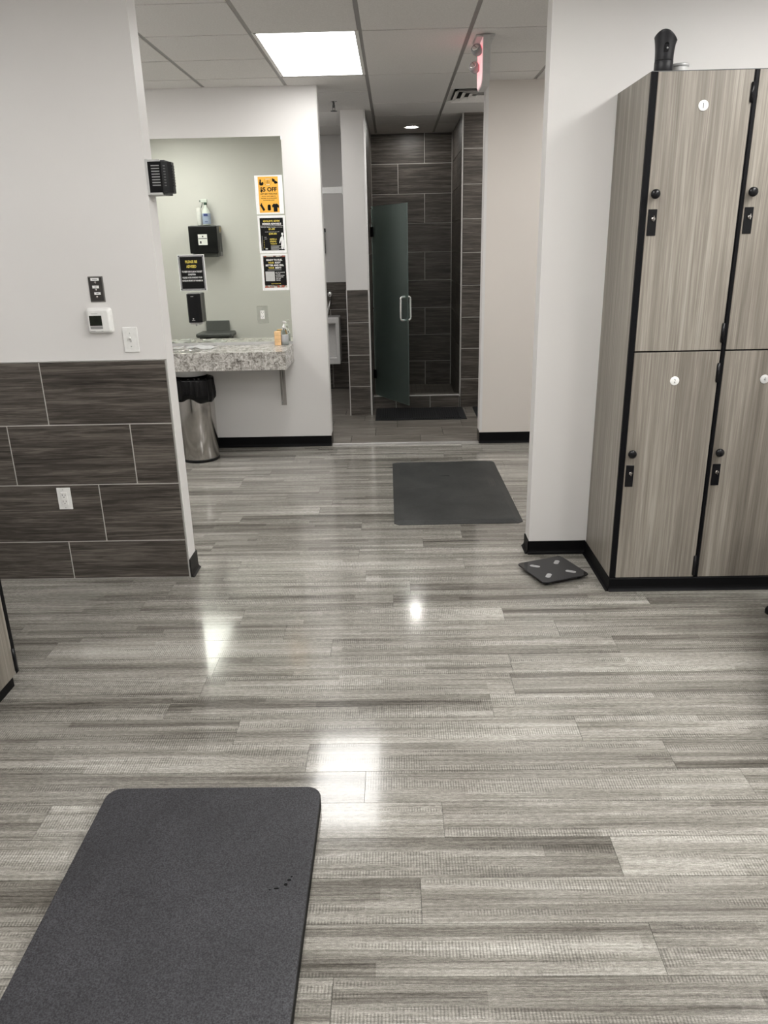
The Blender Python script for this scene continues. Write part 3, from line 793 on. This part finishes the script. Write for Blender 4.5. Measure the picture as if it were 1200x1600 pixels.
for z in (1.790, .86): put(MB().box(.0, -.009, z, .03, .009, z + .012, .002), 'clip', M_chrome, t)

# ------------------------------------------------------------------ restroom glimpse, left of the post
t = empty('urinal', (-.80, D_F, .35), 'white wall-hung urinal in the dim restroom left of the post', 'urinal')
zb, zt, xa, xb, ya, yb = .33, .86, -1.02, -.635, 8.93, D_F
mb = MB(); b = bmesh.new()
mb.box(xa, ya, zb, xa + .045, yb, zt, .012, 2).box(xb - .045, ya, zb, xb, yb, zt, .012, 2).box(xa + .02, ya, zt - .07, xb - .02, yb, zt, .012, 2).box(xa + .02, ya, zb, xb - .02, yb, zb + .08, .012, 2)
mb.build('rim', M_porc, t)
MB().box(xa + .03, ya + .13, zb + .04, xb - .03, yb - .001, zt - .03, .01).build('bowl', M_porc, t)
MB().lathe([(.03, 0), (.03, .004), (0, .005)], ((xa + xb) / 2, ya + .09, zb + .081), n=20).build('drain', M_chrome, t)
MB().lathe([(.03, 0), (.032, .015), (.022, .02), (.022, .045), (.03, .05), (.03, .07), (.02, .078), (0, .078)], (-.745, D_F, 1.10), 'Y-', 22).build('flush_valve', M_chrome, t)
MB().tube([(-.745, D_F - .04, 1.10), (-.745, D_F - .045, 1.0), (-.78, D_F - .05, .9), (-.80, D_F - .05, .855)], .014, 10).build('flush_pipe', M_chrome, t)
t = empty('stall_headrail', (-1.2, 8.2, 2.14), 'white horizontal rail running behind the post in the restroom', 'rail')
MB().box(-1.999, 8.19, 2.115, -.500, 8.215, 2.175, .003).build('rail', M_lgrey, t)
MB().box(-.502, 8.184, 2.108, -.459, 8.221, 2.182, .002).build('bracket', M_lgrey, t)
t = empty('grab_bar', (-.80, D_F, 1.67), 'black upright bar on the restroom wall behind the left jamb', 'bar')
MB().box(-.835, D_F - .028, 1.545, -.778, D_F + .0095, 1.80, .004).build('bar', M_blackp, t)
MB().box(-.845, D_F - .002, 1.775, -.768, D_F + .0098, 1.815, .002).build('mount', M_blackp, t)

# ------------------------------------------------------------------ wall fittings on the left partition
YW = D_L + .008
t = empty('light_switch', (-1.2555, YW, 1.233), 'white toggle light switch low on the partition above the dark tiles', 'light switch')
MB().box(-1.2915, YW - .006, 1.1745, -1.2195, YW, 1.2925, .003, 2).build('cover_plate', M_white, t)
tg = MB().box(-1.2605, YW - .0072, 1.2215, -1.2505, YW - .0055, 1.2455).build('toggle_slot', M_lgrey, t)
MB().prism([(YW - .006, 1.2265), (YW - .006, 1.2405), (YW - .018, 1.2490), (YW - .020, 1.2420)], -1.2592, -1.2518, 'YZ').build('toggle', M_white, t)
MB().lathe([(.003, 0), (.003, .0012), (0, .0012)], (-1.2555, YW - .006, 1.264), 'Y-', 12).lathe([(.003, 0), (.003, .0012), (0, .0012)], (-1.2555, YW - .006, 1.203), 'Y-', 12).build('screw', M_lgrey, t)
t = empty('thermostat', (-1.388, YW, 1.325), 'white boxy thermostat with dark screen beside the light switch', 'thermostat')
mb = MB(); mb._add(loft([(rrect(.059, .059, .014), 0), (rrect(.059, .059, .014), .006), (rrect(.056, .056, .013), .019), (rrect(.050, .050, .012), .026), (rrect(.046, .046, .010), .028)]), face_y(-1.388, YW, 1.325)); mb.build('case', M_white, t)
MB().box(-1.430, YW - .0292, 1.303, -1.372, YW - .0275, 1.349, .0006).build('screen', M_lcd, t)
MB().flat([fit('68', -.008, -.007, .008, .007, .01)], face_y(-1.398, YW - .0294, 1.328)).build('readout', M_ink, t)
MB().box(-1.429, YW - .0296, 1.288, -1.371, YW - .0275, 1.301, .0006).build('button_bar', M_grey, t)
MB().flat([rect(-1.42, 1.3565, -1.388, 1.3585), rect(-1.429, 1.278, -1.408, 1.280), rect(-1.38, 1.278, -1.371, 1.280)], Matrix(((1, 0, 0, 0), (0, 0, -1, YW - .0283), (0, 1, 0, 0), (0, 0, 0, 1)))).build('print', M_grey, t)
t = empty('fan_switch_plate', (-1.3855, YW, 1.4665), 'dark metal plate with three white stickers above the thermostat', 'switch plate')
MB().box(-1.4205, YW - .004, 1.409, -1.3505, YW, 1.524, .0015).build('rim', plain('steel_plate_edge', (.24, .23, .22), .3, .6), t)
MB().box(-1.4165, YW - .0065, 1.415, -1.3565, YW - .0035, 1.520, .0008).build('face', plain('dark_bronze_plate', (.042, .038, .035), .4), t)
for x0, z0, x1, z1, s in ((-1.4065, 1.505, -1.368, 1.517, 'LIGHTS'), (-1.4025, 1.471, -1.372, 1.483, 'FAN'), (-1.3975, 1.442, -1.368, 1.4535, 'OFF')):
    st = MB().box(x0, YW - .0071, z0, x1, YW - .0064, z1).build('sticker', M_paper, t)
    q = .012 if s == 'LIGHTS' else .005
    MB().flat([rect((x0 + x1) / 2 - q, (z0 + z1) / 2 - .0018, (x0 + x1) / 2 + q, (z0 + z1) / 2 + .0018)], Matrix(((1, 0, 0, 0), (0, 0, -1, YW - .0073), (0, 1, 0, 0), (0, 0, 0, 1)))).build('print', M_grey, st)
for z in (1.498, 1.465, 1.433):
    MB().lathe([(.0055, 0), (.0055, .002), (.003, .0025), (.003, .008), (0, .008)], (-1.3865, YW - .0064, z), 'Y-', 16).build('button', M_steel, t)
def duplex(x, y, z, label, ww=.070, hh=.115, plate=None, col=None):
    t = empty('power_outlet', (x, y, z), label, 'power outlet')
    MB().box(x - ww / 2, y - .006, z - hh / 2, x + ww / 2, y, z + hh / 2, .0025, 2).build('cover_plate', plate or M_white, t)
    r = MB().box(x - .0165, y - .0085, z - .0335, x + .0165, y - .005, z + .0335, .001).build('receptacle', M_white2, t)
    s = MB()
    for dz in (.0165, -.0165):
        s.box(x - .0085, y - .0089, z + dz - .001, x - .0062, y - .0084, z + dz + .0085).box(x + .0062, y - .0089, z + dz - .001, x + .0085, y - .0084, z + dz + .007)
        s.lathe([(.0026, 0), (.0026, .0005), (0, .0005)], (x, y - .0084, z + dz - .0075), 'Y-', 10)
    s.build('slot', M_ink, r)
    MB().lathe([(.003, 0), (.003, .0012), (0, .0012)], (x, y - .006, z + .048), 'Y-', 12).lathe([(.003, 0), (.003, .0012), (0, .0012)], (x, y - .006, z - .048), 'Y-', 12).build('screw', M_lgrey, t)
duplex(-1.6945, D_L, .4485, 'white power outlet set in the dark wainscot tiles')

# louvred dispenser on the partition end
t = empty('air_freshener', (-1.095, 3.75, 1.94), 'black louvred air freshener unit on the end of the left partition', 'air freshener')
MB().box(-1.0950, 3.696, 1.866, -1.085, 3.806, 2.014, .001).box(-1.095, 3.699, 2.003, -1.03, 3.803, 2.0115, .001).box(-1.095, 3.699, 1.8665, -1.03, 3.803, 1.876, .001).build('back_plate', M_lgrey, t)
MB().prism([(-1.086, 3.700), (-1.025, 3.700), (-1.000, 3.712), (-.988, 3.735), (-.988, 3.775), (-1.0, 3.80), (-1.086, 3.802)], 1.875, 2.0035, 'XY').build('cover', M_blackp, t)
for k in range(8):
    z = 1.9865 - k * .0115
    MB().box(-1.0705, 3.6985, z - .0022, -1.0345, 3.7005, z + .0022).build('louvre', M_grey, t)
    mb = MB(); mb.box(-.003, -.0012, -.0022, .006, .0012, .0022); mb.bm.transform(Matrix.Translation((-1.015, 3.7045, z - .001)) @ Matrix.Rotation(math.radians(25), 4, 'Z')); mb.build('louvre', M_dgrey, t)
    MB().box(-.9885, 3.738, z - .0035, -.9855, 3.772, z + .0035).build('rib', M_blackp, t)
MB().box(-1.03, 3.712, 1.866, -1.008, 3.79, 1.8765, .001).build('latch', M_dgrey, t)
MB().box(-1.03, 3.712, 2.003, -1.01, 3.79, 2.010, .001).build('latch', M_dgrey, t)

# ------------------------------------------------------------------ vanity: mirror, counter and what is on them
MX0, MX1, MZ0, MZ1 = -2.74, -.8455, .893, 2.428
t = empty('wall_mirror', (-1.8, D_B, MZ0), 'large frameless mirror over the granite counter', 'mirror')
MB().box(MX0, D_B - .006, MZ0, MX1, D_B - .0005, MZ1, .0006).build('mirror_glass', M_mirror, t)
MB().box(MX0, D_B - .0085, MZ0 - .0205, MX1, D_B - .0003, MZ0 + .002).build('channel', M_lgrey, t)
YM = D_B - .006

CT, CBt, CY0, CX1 = .872, .735, 5.945, -.845
t = empty('vanity_counter', (-1.6, 6.2, CBt), 'white and grey granite-look counter hung under the mirror', 'counter')
# top with a round waste hole
hc = (-1.628, 6.055); hr = .092
def holed(x0, y0, x1, y1, z0, z1, c, r, n=40):
    b = bmesh.new()
    top = []; bot = []
    def edge(a):
        dx, dy = math.cos(a), math.sin(a); s = 1e9
        if dx > 1e-9: s = min(s, (x1 - c[0]) / dx)
        if dx < -1e-9: s = min(s, (x0 - c[0]) / dx)
        if dy > 1e-9: s = min(s, (y1 - c[1]) / dy)
        if dy < -1e-9: s = min(s, (y0 - c[1]) / dy)
        return (c[0] + dx * s, c[1] + dy * s)
    angs = [2 * PI * k / n for k in range(n)] + [math.atan2(yy - c[1], xx - c[0]) % (2 * PI) for xx in (x0, x1) for yy in (y0, y1)]
    angs = sorted(set(round(a, 7) for a in angs)); n = len(angs)
    I = [[b.verts.new((c[0] + r * math.cos(a), c[1] + r * math.sin(a), z)) for a in angs] for z in (z0, z1)]
    O = [[b.verts.new((*edge(a), z)) for a in angs] for z in (z0, z1)]
    for k in range(n):
        k2 = (k + 1) % n
        b.faces.new((I[1][k], O[1][k], O[1][k2], I[1][k2])); b.faces.new((I[0][k2], O[0][k2], O[0][k], I[0][k]))
        b.faces.new((O[0][k], O[0][k2], O[1][k2], O[1][k])); b.faces.new((I[0][k2], I[0][k], I[1][k], I[1][k2]))
    bmesh.ops.recalc_face_normals(b, faces=b.faces); return b
mb = MB(); mb._add(holed(-2.748, CY0, CX1, D_B - .001, CT - .03, CT, hc, hr)); mb.build('countertop', M_granite, t)
MB().box(-2.748, CY0 - .0008, CBt, CX1 + .0004, CY0 + .022, CT - .0005).box(CX1 - .022, CY0 + .022, CBt, CX1 + .0004, D_B - .001, CT - .0005).build('apron', M_granite, t)
MB().box(-2.748, CY0 + .022, CBt + .03, CX1 - .022, D_B - .001, CBt + .045).build('underside', M_wall, t) if False else None
MB().lathe([(hr - .004, CT - .03), (hr - .004, CT + .001), (hr, CT + .0025), (hr + .012, CT + .0015), (hr + .013, CT)], (hc[0], hc[1], 0), n=44).build('waste_ring', M_steel, t)
b = bmesh.new()
mb = MB(); mb.lathe([(.122, .690), (.126, .690), (.126, CT - .030), (.122, CT - .030), (.122, .690)], (hc[0], hc[1] + .03, 0), n=44); mb.build('waste_chute', M_lgrey, t)
br = MB().box(-.972, D_B - .006, .362, -.928, D_B - .0005, CBt + .10).box(-.953, D_B - .05, .42, -.947, D_B - .004, CBt + .10).prism([(D_B - .006, CBt + .10), (D_B - .36, CBt + .10), (D_B - .36, CBt + .07), (D_B - .05, CBt - .02), (D_B - .006, .45)], -.953, -.947, 'YZ').build('bracket', plain('grey_bracket', (.34, .32, .30), .45), t)
for z in (.385, .46): MB().lathe([(.006, 0), (.006, .003), (0, .004)], (-.962, D_B - .006, z), 'Y-', 12).build('screw', M_grey, br)

# waste bin under the counter
bx, by, brd = -1.612, 6.088, .152
t = empty('waste_bin', (bx, by, 0), 'round stainless waste bin with black liner under the counter', 'bin')
MB().lathe([(brd - .004, .022), (brd - .002, .025), (brd - .002, .628), (brd - .004, .635), (brd - .010, .635), (brd - .010, .04), (0, .04)], (bx, by, 0), n=56).build('body', M_steel, t)
MB().lathe([(brd - .003, .0), (brd + .001, .004), (brd + .001, .020), (brd - .002, .024)], (bx, by, 0), n=56).build('base_ring', M_blackp, t)
bb = MB(); b = bmesh.new(); n = 96; rings = []
random.seed(3)
ph = [random.uniform(0, 6.28) for _ in range(6)]
for r0, z, amp in ((brd - .012, .60, .0), (brd - .010, .655, .003), (brd + .003, .668, .004), (brd + .007, .655, .005), (brd + .009, .60, .006), (brd + .014, .55, .007), (brd + .012, .515, .006), (brd + .002, .495, .002), (brd - .001, .50, 0)):
    rg = []
    for k in range(n):
        a = 2 * PI * k / n
        f = sum(math.sin(a * q + ph[i]) for i, q in enumerate((7, 11, 17, 23, 31))) / 2.4
        zz = z + (.018 * math.sin(3 * a + ph[5]) + .008 * math.sin(7 * a)) * max(0, (.66 - z) / .16)
        r = r0 + amp * f
        rg.append(b.verts.new((bx + r * math.cos(a), by + r * math.sin(a), zz)))
    rings.append(rg)
for a, c in zip(rings, rings[1:]):
    for k in range(n): b.faces.new((a[k], a[(k + 1) % n], c[(k + 1) % n], c[k])).smooth = True
bb._add(b); bb.build('liner', M_bag, t)

# crumpled paper towels by the waste hole
def towel(cx, cy, wx, wy, rz, seed, label):
    random.seed(seed); n = 14; b = bmesh.new(); V = []
    p = [random.uniform(0, 6.28) for _ in range(8)]
    for i in range(n + 1):
        r_ = []
        for j in range(n + 1):
            u, v = i / n - .5, j / n - .5
            z = .004 + .013 * (1 + math.sin(5 * u + 3 * v + p[0]) * math.cos(4 * v + p[1])) * (1 - 1.6 * max(abs(u), abs(v)) ** 2) + .003 * (1 + math.sin(13 * u - 9 * v + p[2]))
            dx = .02 * math.sin(6 * v + p[3]); dy = .015 * math.sin(7 * u + p[4])
            r_.append(b.verts.new((u * wx + dx, v * wy + dy, max(.0012, z - .004))))
        V.append(r_)
    for i in range(n):
        for j in range(n): b.faces.new((V[i][j], V[i + 1][j], V[i + 1][j + 1], V[i][j + 1])).smooth = True
    bmesh.ops.solidify(b, geom=b.faces, thickness=.0008)
    mb = MB(); mb._add(b, Matrix.Translation((cx, cy, CT)) @ Matrix.Rotation(rz, 4, 'Z'))
    tag(mb.build('paper_towel', M_paper), label, 'paper towel', 'crumpled paper towels on the counter')
towel(-1.560, 6.235, .22, .15, .15, 1, 'crumpled white paper towel lying flat behind the waste hole, the wider one')
towel(-1.825, 6.20, .19, .17, -.3, 5, 'crumpled white paper towel half hidden by the partition, by the waste hole')

# toiletries at the right end of the counter
t = empty('pump_bottle', (-.902, 6.375, CT), 'clear plastic pump bottle at the right end of the counter', 'bottle')
c = (-.902, 6.375, CT)
MB().lathe([(.027, 0), (.030, .004), (.030, .095), (.027, .110), (.016, .126), (.0125, .130), (.0125, .136), (0, .136)], c, n=36).build('bottle', M_bottle, t)
MB().lathe([(.0275, .005), (.0275, .060), (0, .060)], c, n=32).build('contents', plain('clear_gel', (.62, .66, .66), .2), t)
MB().lathe([(.0305, .028), (.0308, .030), (.0308, .080), (.0305, .082)], c, n=36).build('label_band', plain('silver_label', (.48, .49, .50), .4), t)
MB().lathe([(.0155, .131), (.0155, .152), (.006, .156), (.005, .178), (.010, .180), (.010, .190), (0, .192)], c, n=22).build('pump', M_white, t)
MB().tube([(c[0], c[1], CT + .184), (c[0] + .012, c[1] - .012, CT + .186), (c[0] + .024, c[1] - .024, CT + .180)], .005, 8).build('spout', M_white, t)
MB().flat([fit('SOAP', -.017, .066, .017, .077, .01)], face_y(c[0], c[1] - .0312, CT)).build('lettering', M_dgrey, t) if False else None
t = empty('card_box', (-.956, 6.365, CT), 'small upright peach coloured box beside the clear pump bottle', 'box')
MB().box(-.982, 6.345, CT, -.930, 6.385, CT + .112, .004, 2).build('carton', M_peach, t)
MB().box(-.9825, 6.3445, CT + .078, -.9295, 6.3855, CT + .081).box(-.9825, 6.3445, CT + .050, -.9295, 6.3855, CT + .0525).box(-.9825, 6.3445, CT + .030, -.9295, 6.3855, CT + .032).build('band', plain('tan_band', (.62, .38, .18), .5), t)

# soap dispenser on the mirror
t = empty('soap_dispenser', (-1.635, YM, 1.16), 'tall black soap dispenser on the mirror under the advice sign', 'soap dispenser')
sx0, sx1, sz0, sz1, sd = -1.668, -1.560, 1.055, 1.290, .095
MB().prism([(sx0, YM - sd + .012), (sx0 + .010, YM - sd), (sx1 - .022, YM - sd), (sx1, YM - sd + .025), (sx1, YM - .002), (sx0, YM - .002)], sz0 + .012, sz1, 'XY').build('cover', M_blackp, t)
MB().box(sx0 + .004, YM - sd + .03, sz0 - .004, sx1 - .004, YM - .0015, sz0 + .013, .002).build('base', M_lgrey, t)
MB().box(sx0 + .006, YM - sd + .02, sz1 - .001, sx1 - .006, YM - .002, sz1 + .006, .002).build('top_cap', M_grey, t)
MB().lathe([(.010, 0), (.008, -.016), (0, -.016)], ((sx0 + sx1) / 2, YM - sd + .04, sz0 - .003), n=16).build('nozzle', M_lgrey, t)
MB().box((sx0 + sx1) / 2 - .018, YM - sd - .0008, sz1 - .022, (sx0 + sx1) / 2 - .018 + .022, YM - sd + .001, sz1 - .017).build('badge', M_lgrey, t)
MB().flat([disc(0, 0, .006, 18), rect(-.013, -.014, .013, -.0105)], face_y((sx0 + sx1) / 2 - .012, YM - sd - .0006, sz0 + .042)).build('logo', M_lgrey, t)
duplex(-1.080, YM, 1.111, 'power outlet with mirror-finish plate let into the mirror', .088, .138, plain('mirror_plate', (.68, .71, .645), .05, 1.0))

# ------------------------------------------------------------------ printed notices
def poster(name, x0, z0, x1, z1, y, label, tilt=0.0, cat='poster'):
    t = empty(name, ((x0 + x1) / 2, y, (z0 + z1) / 2), label, cat)
    MB().box(x0, y - .0012, z0, x1, y - .0001, z1).build('sheet', M_paper, t)
    return t
pw, ph_ = .2159, .2794
# 1: orange offer
x0, z0 = -1.070, 1.8765
t = poster('offer_poster', x0, z0, x0 + pw, z0 + ph_, YM, 'orange $5 OFF poster, topmost of three on the mirror')
F = face_y(x0, YM - .0016, z0)
a0, a1, c0_, c1_ = .026, .182, .010, .270
MB().flat([rect(a0, c0_, a1, c1_)], face_y(x0, YM - .0014, z0)).build('print_panel', M_org, t)
MB().flat([fit('$5 OFF', a0 + .012, .157, a1 - .012, .195, .04), fit('ANY $40+ PURCHASE', a0 + .014, .140, a1 - .012, .151, .03),
           fit('ON ALL SUPPLEMENTS,', a0 + .022, .124, a1 - .022, .132, .025), fit('APPAREL & ACCESSORIES', a0 + .016, .110, a1 - .016, .118, .025),
           fit('IN OUR PRO SHOP', a0 + .034, .096, a1 - .036, .104, .025)], F).build('lettering', M_ink, t)
lg = MB().flat([ring(.103, .232, .026, .0285), ring(.103, .232, .0145, .016), rect(.0985, .222, .1075, .236), disc(.103, .239, .0048, 16), rect(.088, .2285, .118, .2315), rect(.087, .224, .0915, .236), rect(.1145, .224, .119, .236)], F).build('logo', M_gold, t)
MB().flat([fit('GYM', .090, .209, .116, .2145, .02), fit("GOLD'S", .086, .2495, .120, .2555, .02)], face_y(x0, YM - .0017, z0)).build('lettering', M_wht, lg)
# small drawings: flexed arm, dumb-bell, tub, bottle, shirt
arm = poly([(.036, .214), (.046, .206), (.062, .208), (.070, .218), (.068, .230), (.060, .232), (.052, .226), (.049, .232), (.052, .242), (.047, .252), (.038, .248), (.041, .240), (.037, .230)])
bell = [disc(.148, .242, .011, 18), disc(.162, .228, .011, 18), disc(.172, .226, .007, 14), disc(.141, .250, .006, 12), poly([(.146, .239), (.158, .228), (.162, .232), (.150, .243)])]
tub = poly([(.030, .066), (.044, .074), (.050, .066), (.070, .030), (.055, .022), (.036, .056)])
cap = [poly([(.040, .070), (.048, .074), (.045, .081), (.038, .077)])]
can = [rect(.090, .032, .114, .060), disc(.102, .060, .012, 18, .009), disc(.102, .031, .012, 18, .006)]
shirt = poly([(.136, .016), (.166, .016), (.166, .048), (.176, .042), (.180, .058), (.166, .074), (.156, .075), (.150, .071), (.144, .075), (.136, .074), (.124, .060), (.128, .046), (.136, .050)])
MB().flat([arm, tub, shirt] + bell + cap + can, F).build('drawing', M_ink, t)
# 2: member rewards
x0, z0 = -1.067, 1.5855
t = poster('rewards_poster', x0, z0, x0 + pw, z0 + ph_, YM, 'black and yellow member rewards poster, middle of three on the mirror')
F = face_y(x0, YM - .0016, z0)
MB().flat([rect(.016, .020, .200, .262)], face_y(x0, YM - .0014, z0)).build('print_panel', M_ink, t)
MB().flat([fit("GOLD'S GYM", .042, .232, .172, .246, .04), fit('$1.00', .082, .172, .132, .188, .03), fit('$30.00', .082, .136, .144, .152, .03),
           fit('REFER A', .088, .099, .142, .110, .03), fit('FRIEND', .088, .082, .138, .093, .03), fit('TODAY!', .090, .064, .140, .076, .03)]
          + [fit('*', .036, .088 - k * .013, .045, .097 - k * .013, .02) for k in range(5)], F).build('lettering', M_yel, t)
MB().flat([fit('MEMBER REWARDS', .036, .211, .184, .226, .035), rect(.018, .203, .198, .2045), fit('FOR EVERY FRIEND YOU BRING YOU EARN', .024, .191, .192, .1955, .01),
           fit('WHEN THEY JOIN YOU GET', .050, .156, .166, .161, .01), rect(.026, .022, .0275, .130)], F).build('lettering', M_wht, t)
MB().flat([rect(.092, .052 - k * .009, .176 - (k % 2) * .02, .0555 - k * .009) for k in range(4)] + [rect(.044, .118, .062, .1205), rect(.044, .106, .066, .108), rect(.048, .028, .066, .037)], F).build('small_print', M_lgrey, t)
fig = poly([(.176, .030), (.186, .030), (.188, .060), (.191, .030), (.199, .030), (.199, .095), (.195, .118), (.1915, .124), (.191, .132), (.1955, .139), (.193, .150), (.187, .153), (.181, .149), (.180, .140), (.184, .132), (.183, .124), (.174, .118), (.168, .104), (.161, .076), (.168, .074), (.175, .096), (.177, .084), (.174, .06)])
MB().flat([fig], F).build('drawing', M_wht, t)
# 3: ready to fuel
x0, z0 = -1.063, 1.3005
t = poster('nutrition_poster', x0, z0, x0 + pw, z0 + ph_, YM, 'black food-bordered nutrition poster, lowest of three on the mirror')
F = face_y(x0, YM - .0018, z0)
MB().flat([rect(.018, .020, .198, .266)], face_y(x0, YM - .0014, z0)).build('food_border', M_food, t)
MB().flat([rect(.020, .038, .197, .256)], face_y(x0, YM - .0016, z0)).build('print_panel', M_ink, t)
MB().flat([fit('READY TO FUEL', .044, .226, .172, .240, .035), fit('BODY', .112, .206, .158, .220, .035), fit('BETTER AND FEEL', .036, .186, .182, .200, .035), fit('BEST?', .112, .166, .160, .180, .035),
           fit('LET US ANSWER', .112, .134, .186, .141, .02), fit('YOUR', .112, .122, .150, .129, .02), fit('NUTRITION', .112, .110, .180, .117, .02), fit('QUESTIONS', .112, .098, .172, .105, .02), fit('AND GET', .112, .086, .152, .093, .02), fit('STARTED', .112, .074, .148, .081, .02)], F).build('lettering', M_wht, t)
MB().flat([fit('YOUR', .056, .206, .104, .220, .035), fit('YOUR', .056, .166, .104, .180, .035), fit('GOLDSGYM.COM', .072, .048, .148, .055, .02)], F).build('lettering', M_yel, t)
MB().flat([rect(.050, .156, .160, .1585)], F).build('small_print', M_lgrey, t)
MB().flat([rect(.030, .072, .104, .146)], face_y(x0, YM - .0018, z0)).build('blank_square', M_lgrey, t)
# framed advice sign
x0, z0 = -1.731, 1.309; sw, sh = .2159, .2794
t = empty('advice_sign', (x0 + sw / 2, YM, z0 + sh / 2), 'framed black PLEASE BE ADVISED sign on the mirror', 'sign')
MB().box(x0, YM - .002, z0, x0 + sw, YM - .0001, z0 + sh).build('backing', M_paper, t)
fr = MB()
for q0, q1, q2, q3 in ((.006, .006, .018, sh - .006), (sw - .018, .006, sw - .006, sh - .006), (.006, .006, sw - .006, .018), (.006, sh - .018, sw - .006, sh - .006)):
    fr.box(x0 + q0, YM - .007, z0 + q1, x0 + q2, YM - .0015, z0 + q3, .002)
fr.build('frame', plain('silver_frame', (.42, .42, .44), .25, .8), t)
MB().box(x0 + .016, YM - .0032, z0 + .016, x0 + sw - .016, YM - .0018, z0 + sh - .016).build('print_panel', M_ink, t)
F = face_y(x0, YM - .0036, z0)
MB().flat([fit('PLEASE BE', .060, .214, .156, .236, .03), fit('ADVISED', .066, .178, .146, .200, .03)], F).build('lettering', M_yel, t)
MB().flat([fit('TO KEEP OUR CLUB IN THE BEST', .026, .142, .190, .156, .02), fit('CONDITION', .074, .121, .134, .134, .02), fit('PLEASE AVOID SHAKING YOUR', .028, .097, .186, .110, .02), fit('HANDS IN FRONT OF THE MIRROR', .022, .073, .190, .086, .02)], F).build('lettering', M_wht, t)

# ------------------------------------------------------------------ on the back of the left partition (seen in the mirror)
YP = D_L + .125          # back face, facing +Y
def yb_box(mb, x0, d0, z0, x1, d1, z1, bev=0.0, seg=1): return mb.box(x0, YP + d0, z0, x1, YP + d1, z1, bev, seg)
t = empty('towel_dispenser', (-2.07, YP, 1.70), 'black paper towel dispenser with white label, seen in the mirror', 'towel dispenser')
x0, x1 = -2.235, -1.915
yb_box(MB(), x0, 0, 1.545, x1, .10, 1.868, .006, 2).build('back_case', M_grey, t)
yb_box(MB(), x0 + .004, .10, 1.578, x1 - .004, .215, 1.862, .008, 2).build('cover', M_blackp, t)
yb_box(MB(), x0 + .03, .10, 1.538, x1 - .02, .17, 1.580, .004).build('tear_bar', M_dgrey, t)
yb_box(MB(), x1 - .006, .02, 1.80, x1 + .002, .095, 1.85).build('window', plain('amber_window', (.45, .34, .16), .3), t)
yb_box(MB(), x1 - .006, .02, 1.59, x1 + .002, .095, 1.785).build('side_plate', M_dgrey, t)
lb = yb_box(MB(), -2.13, .2145, 1.665, -2.03, .2162, 1.775).build('label', M_paper, t)
yb_box(MB(), -2.128, .2160, 1.728, -2.032, .2166, 1.735).box(-2.112, YP + .2160, 1.680, -2.096, YP + .2166, 1.705).box(-2.085, YP + .2160, 1.745, -2.070, YP + .2166, 1.760).build('print', M_ink, lb)
for nm, x, h, lab, mat in (('cleaner_bottle', -2.045, .17, 'blue-labelled spray bottle on the towel dispenser, seen in the mirror', M_blue), ('white_bottle', -2.125, .185, 'slim white bottle beside the spray bottle, seen in the mirror', M_milky)):
    t = empty(nm, (x, YP + .09, 1.868), lab, 'bottle')
    c = (x, YP + .09, 1.868)
    if nm == 'cleaner_bottle':
        MB().lathe([(.040, 0), (.044, .006), (.044, .125), (.036, .155), (.018, .185), (.015, .21)], c, n=32).build('body', M_milky, t)
        MB().lathe([(.0445, .012), (.0450, .014), (.0450, .120), (.0445, .122)], c, n=32).build('label_band', M_blue, t)
        MB().box(x - .02, YP + .09 + .0445, 1.96, x + .025, YP + .09 + .0465, 1.985).box(x - .012, YP + .09 + .0445, 1.90, x + .02, YP + .09 + .0465, 1.906).build('print', M_navy, t)
        MB().lathe([(.018, .208), (.018, .232), (.012, .235)], c, n=18).build('collar', M_green, t)
        MB().box(x - .05, YP + .075, 2.10, x + .022, YP + .105, 2.135, .006, 2).build('spray_head', M_milky, t)
        MB().prism([(x - .032, 2.10), (x - .026, 2.10), (x - .045, 2.05), (x - .052, 2.045)], YP + .083, YP + .097, 'XZ').box(x - .062, YP + .084, 2.108, x - .048, YP + .096, 2.124).build('trigger', M_green, t)
    else:
        MB().lathe([(.024, 0), (.026, .004), (.026, .165), (.020, .178), (0, .182)], c, n=26).build('body', M_white, t)
        MB().lathe([(.0262, .140), (.0266, .142), (.0266, .1655), (.020, .180), (0, .1835)], c, n=26).build('cap', M_white2, t)
t = empty('lidded_bin', (-2.035, YP + .2, 0), 'charcoal rectangular bin with upright flap, seen in the mirror', 'bin')
yb_box(MB(), -2.20, .03, 0.0, -1.87, .30, .69, .012, 2).build('body', M_soft, t)
yb_box(MB(), -2.235, .012, .68, -1.835, .325, .728, .02, 3).build('rim', M_dgrey, t)
mb = MB(); mb.box(-2.175, YP + .02, .72, -1.905, YP + .035, .842, .003); mb.build('flap', plain('grey_flap', (.125, .13, .125), .5), t)

# ------------------------------------------------------------------ black bench just outside the right edge
t = empty('padded_bench', (1.70, 2.62, 0), 'black padded bench at the right frame edge, one round foot showing', 'bench', rz=math.radians(-16.5))
W = world_of(t)
def put(mb, name, mat, par): mb.bm.transform(W); return mb.build(name, mat, par)
mb = MB(); mb._add(loft([(rrect(.195, .56, .05), .40), (rrect(.20, .565, .055), .42), (rrect(.20, .565, .055), .46), (rrect(.19, .555, .05), .475)])); put(mb, 'seat', M_soft, t)
put(MB().box(-.17, -.55, .36, .17, .55, .40, .004), 'seat_frame', M_blackp, t)
for x in (-.159, .159):
    for y in (-.545, .545):
        lg_ = put(MB().tube([(x, y, .03), (x * .95, y * .98, .37)], .014, 12), 'leg', M_blackp, t)
        put(MB().lathe([(.022, 0), (.026, .004), (.026, .022), (.018, .034), (.012, .036)], (x, y, 0), n=22), 'foot', M_blackp, lg_)
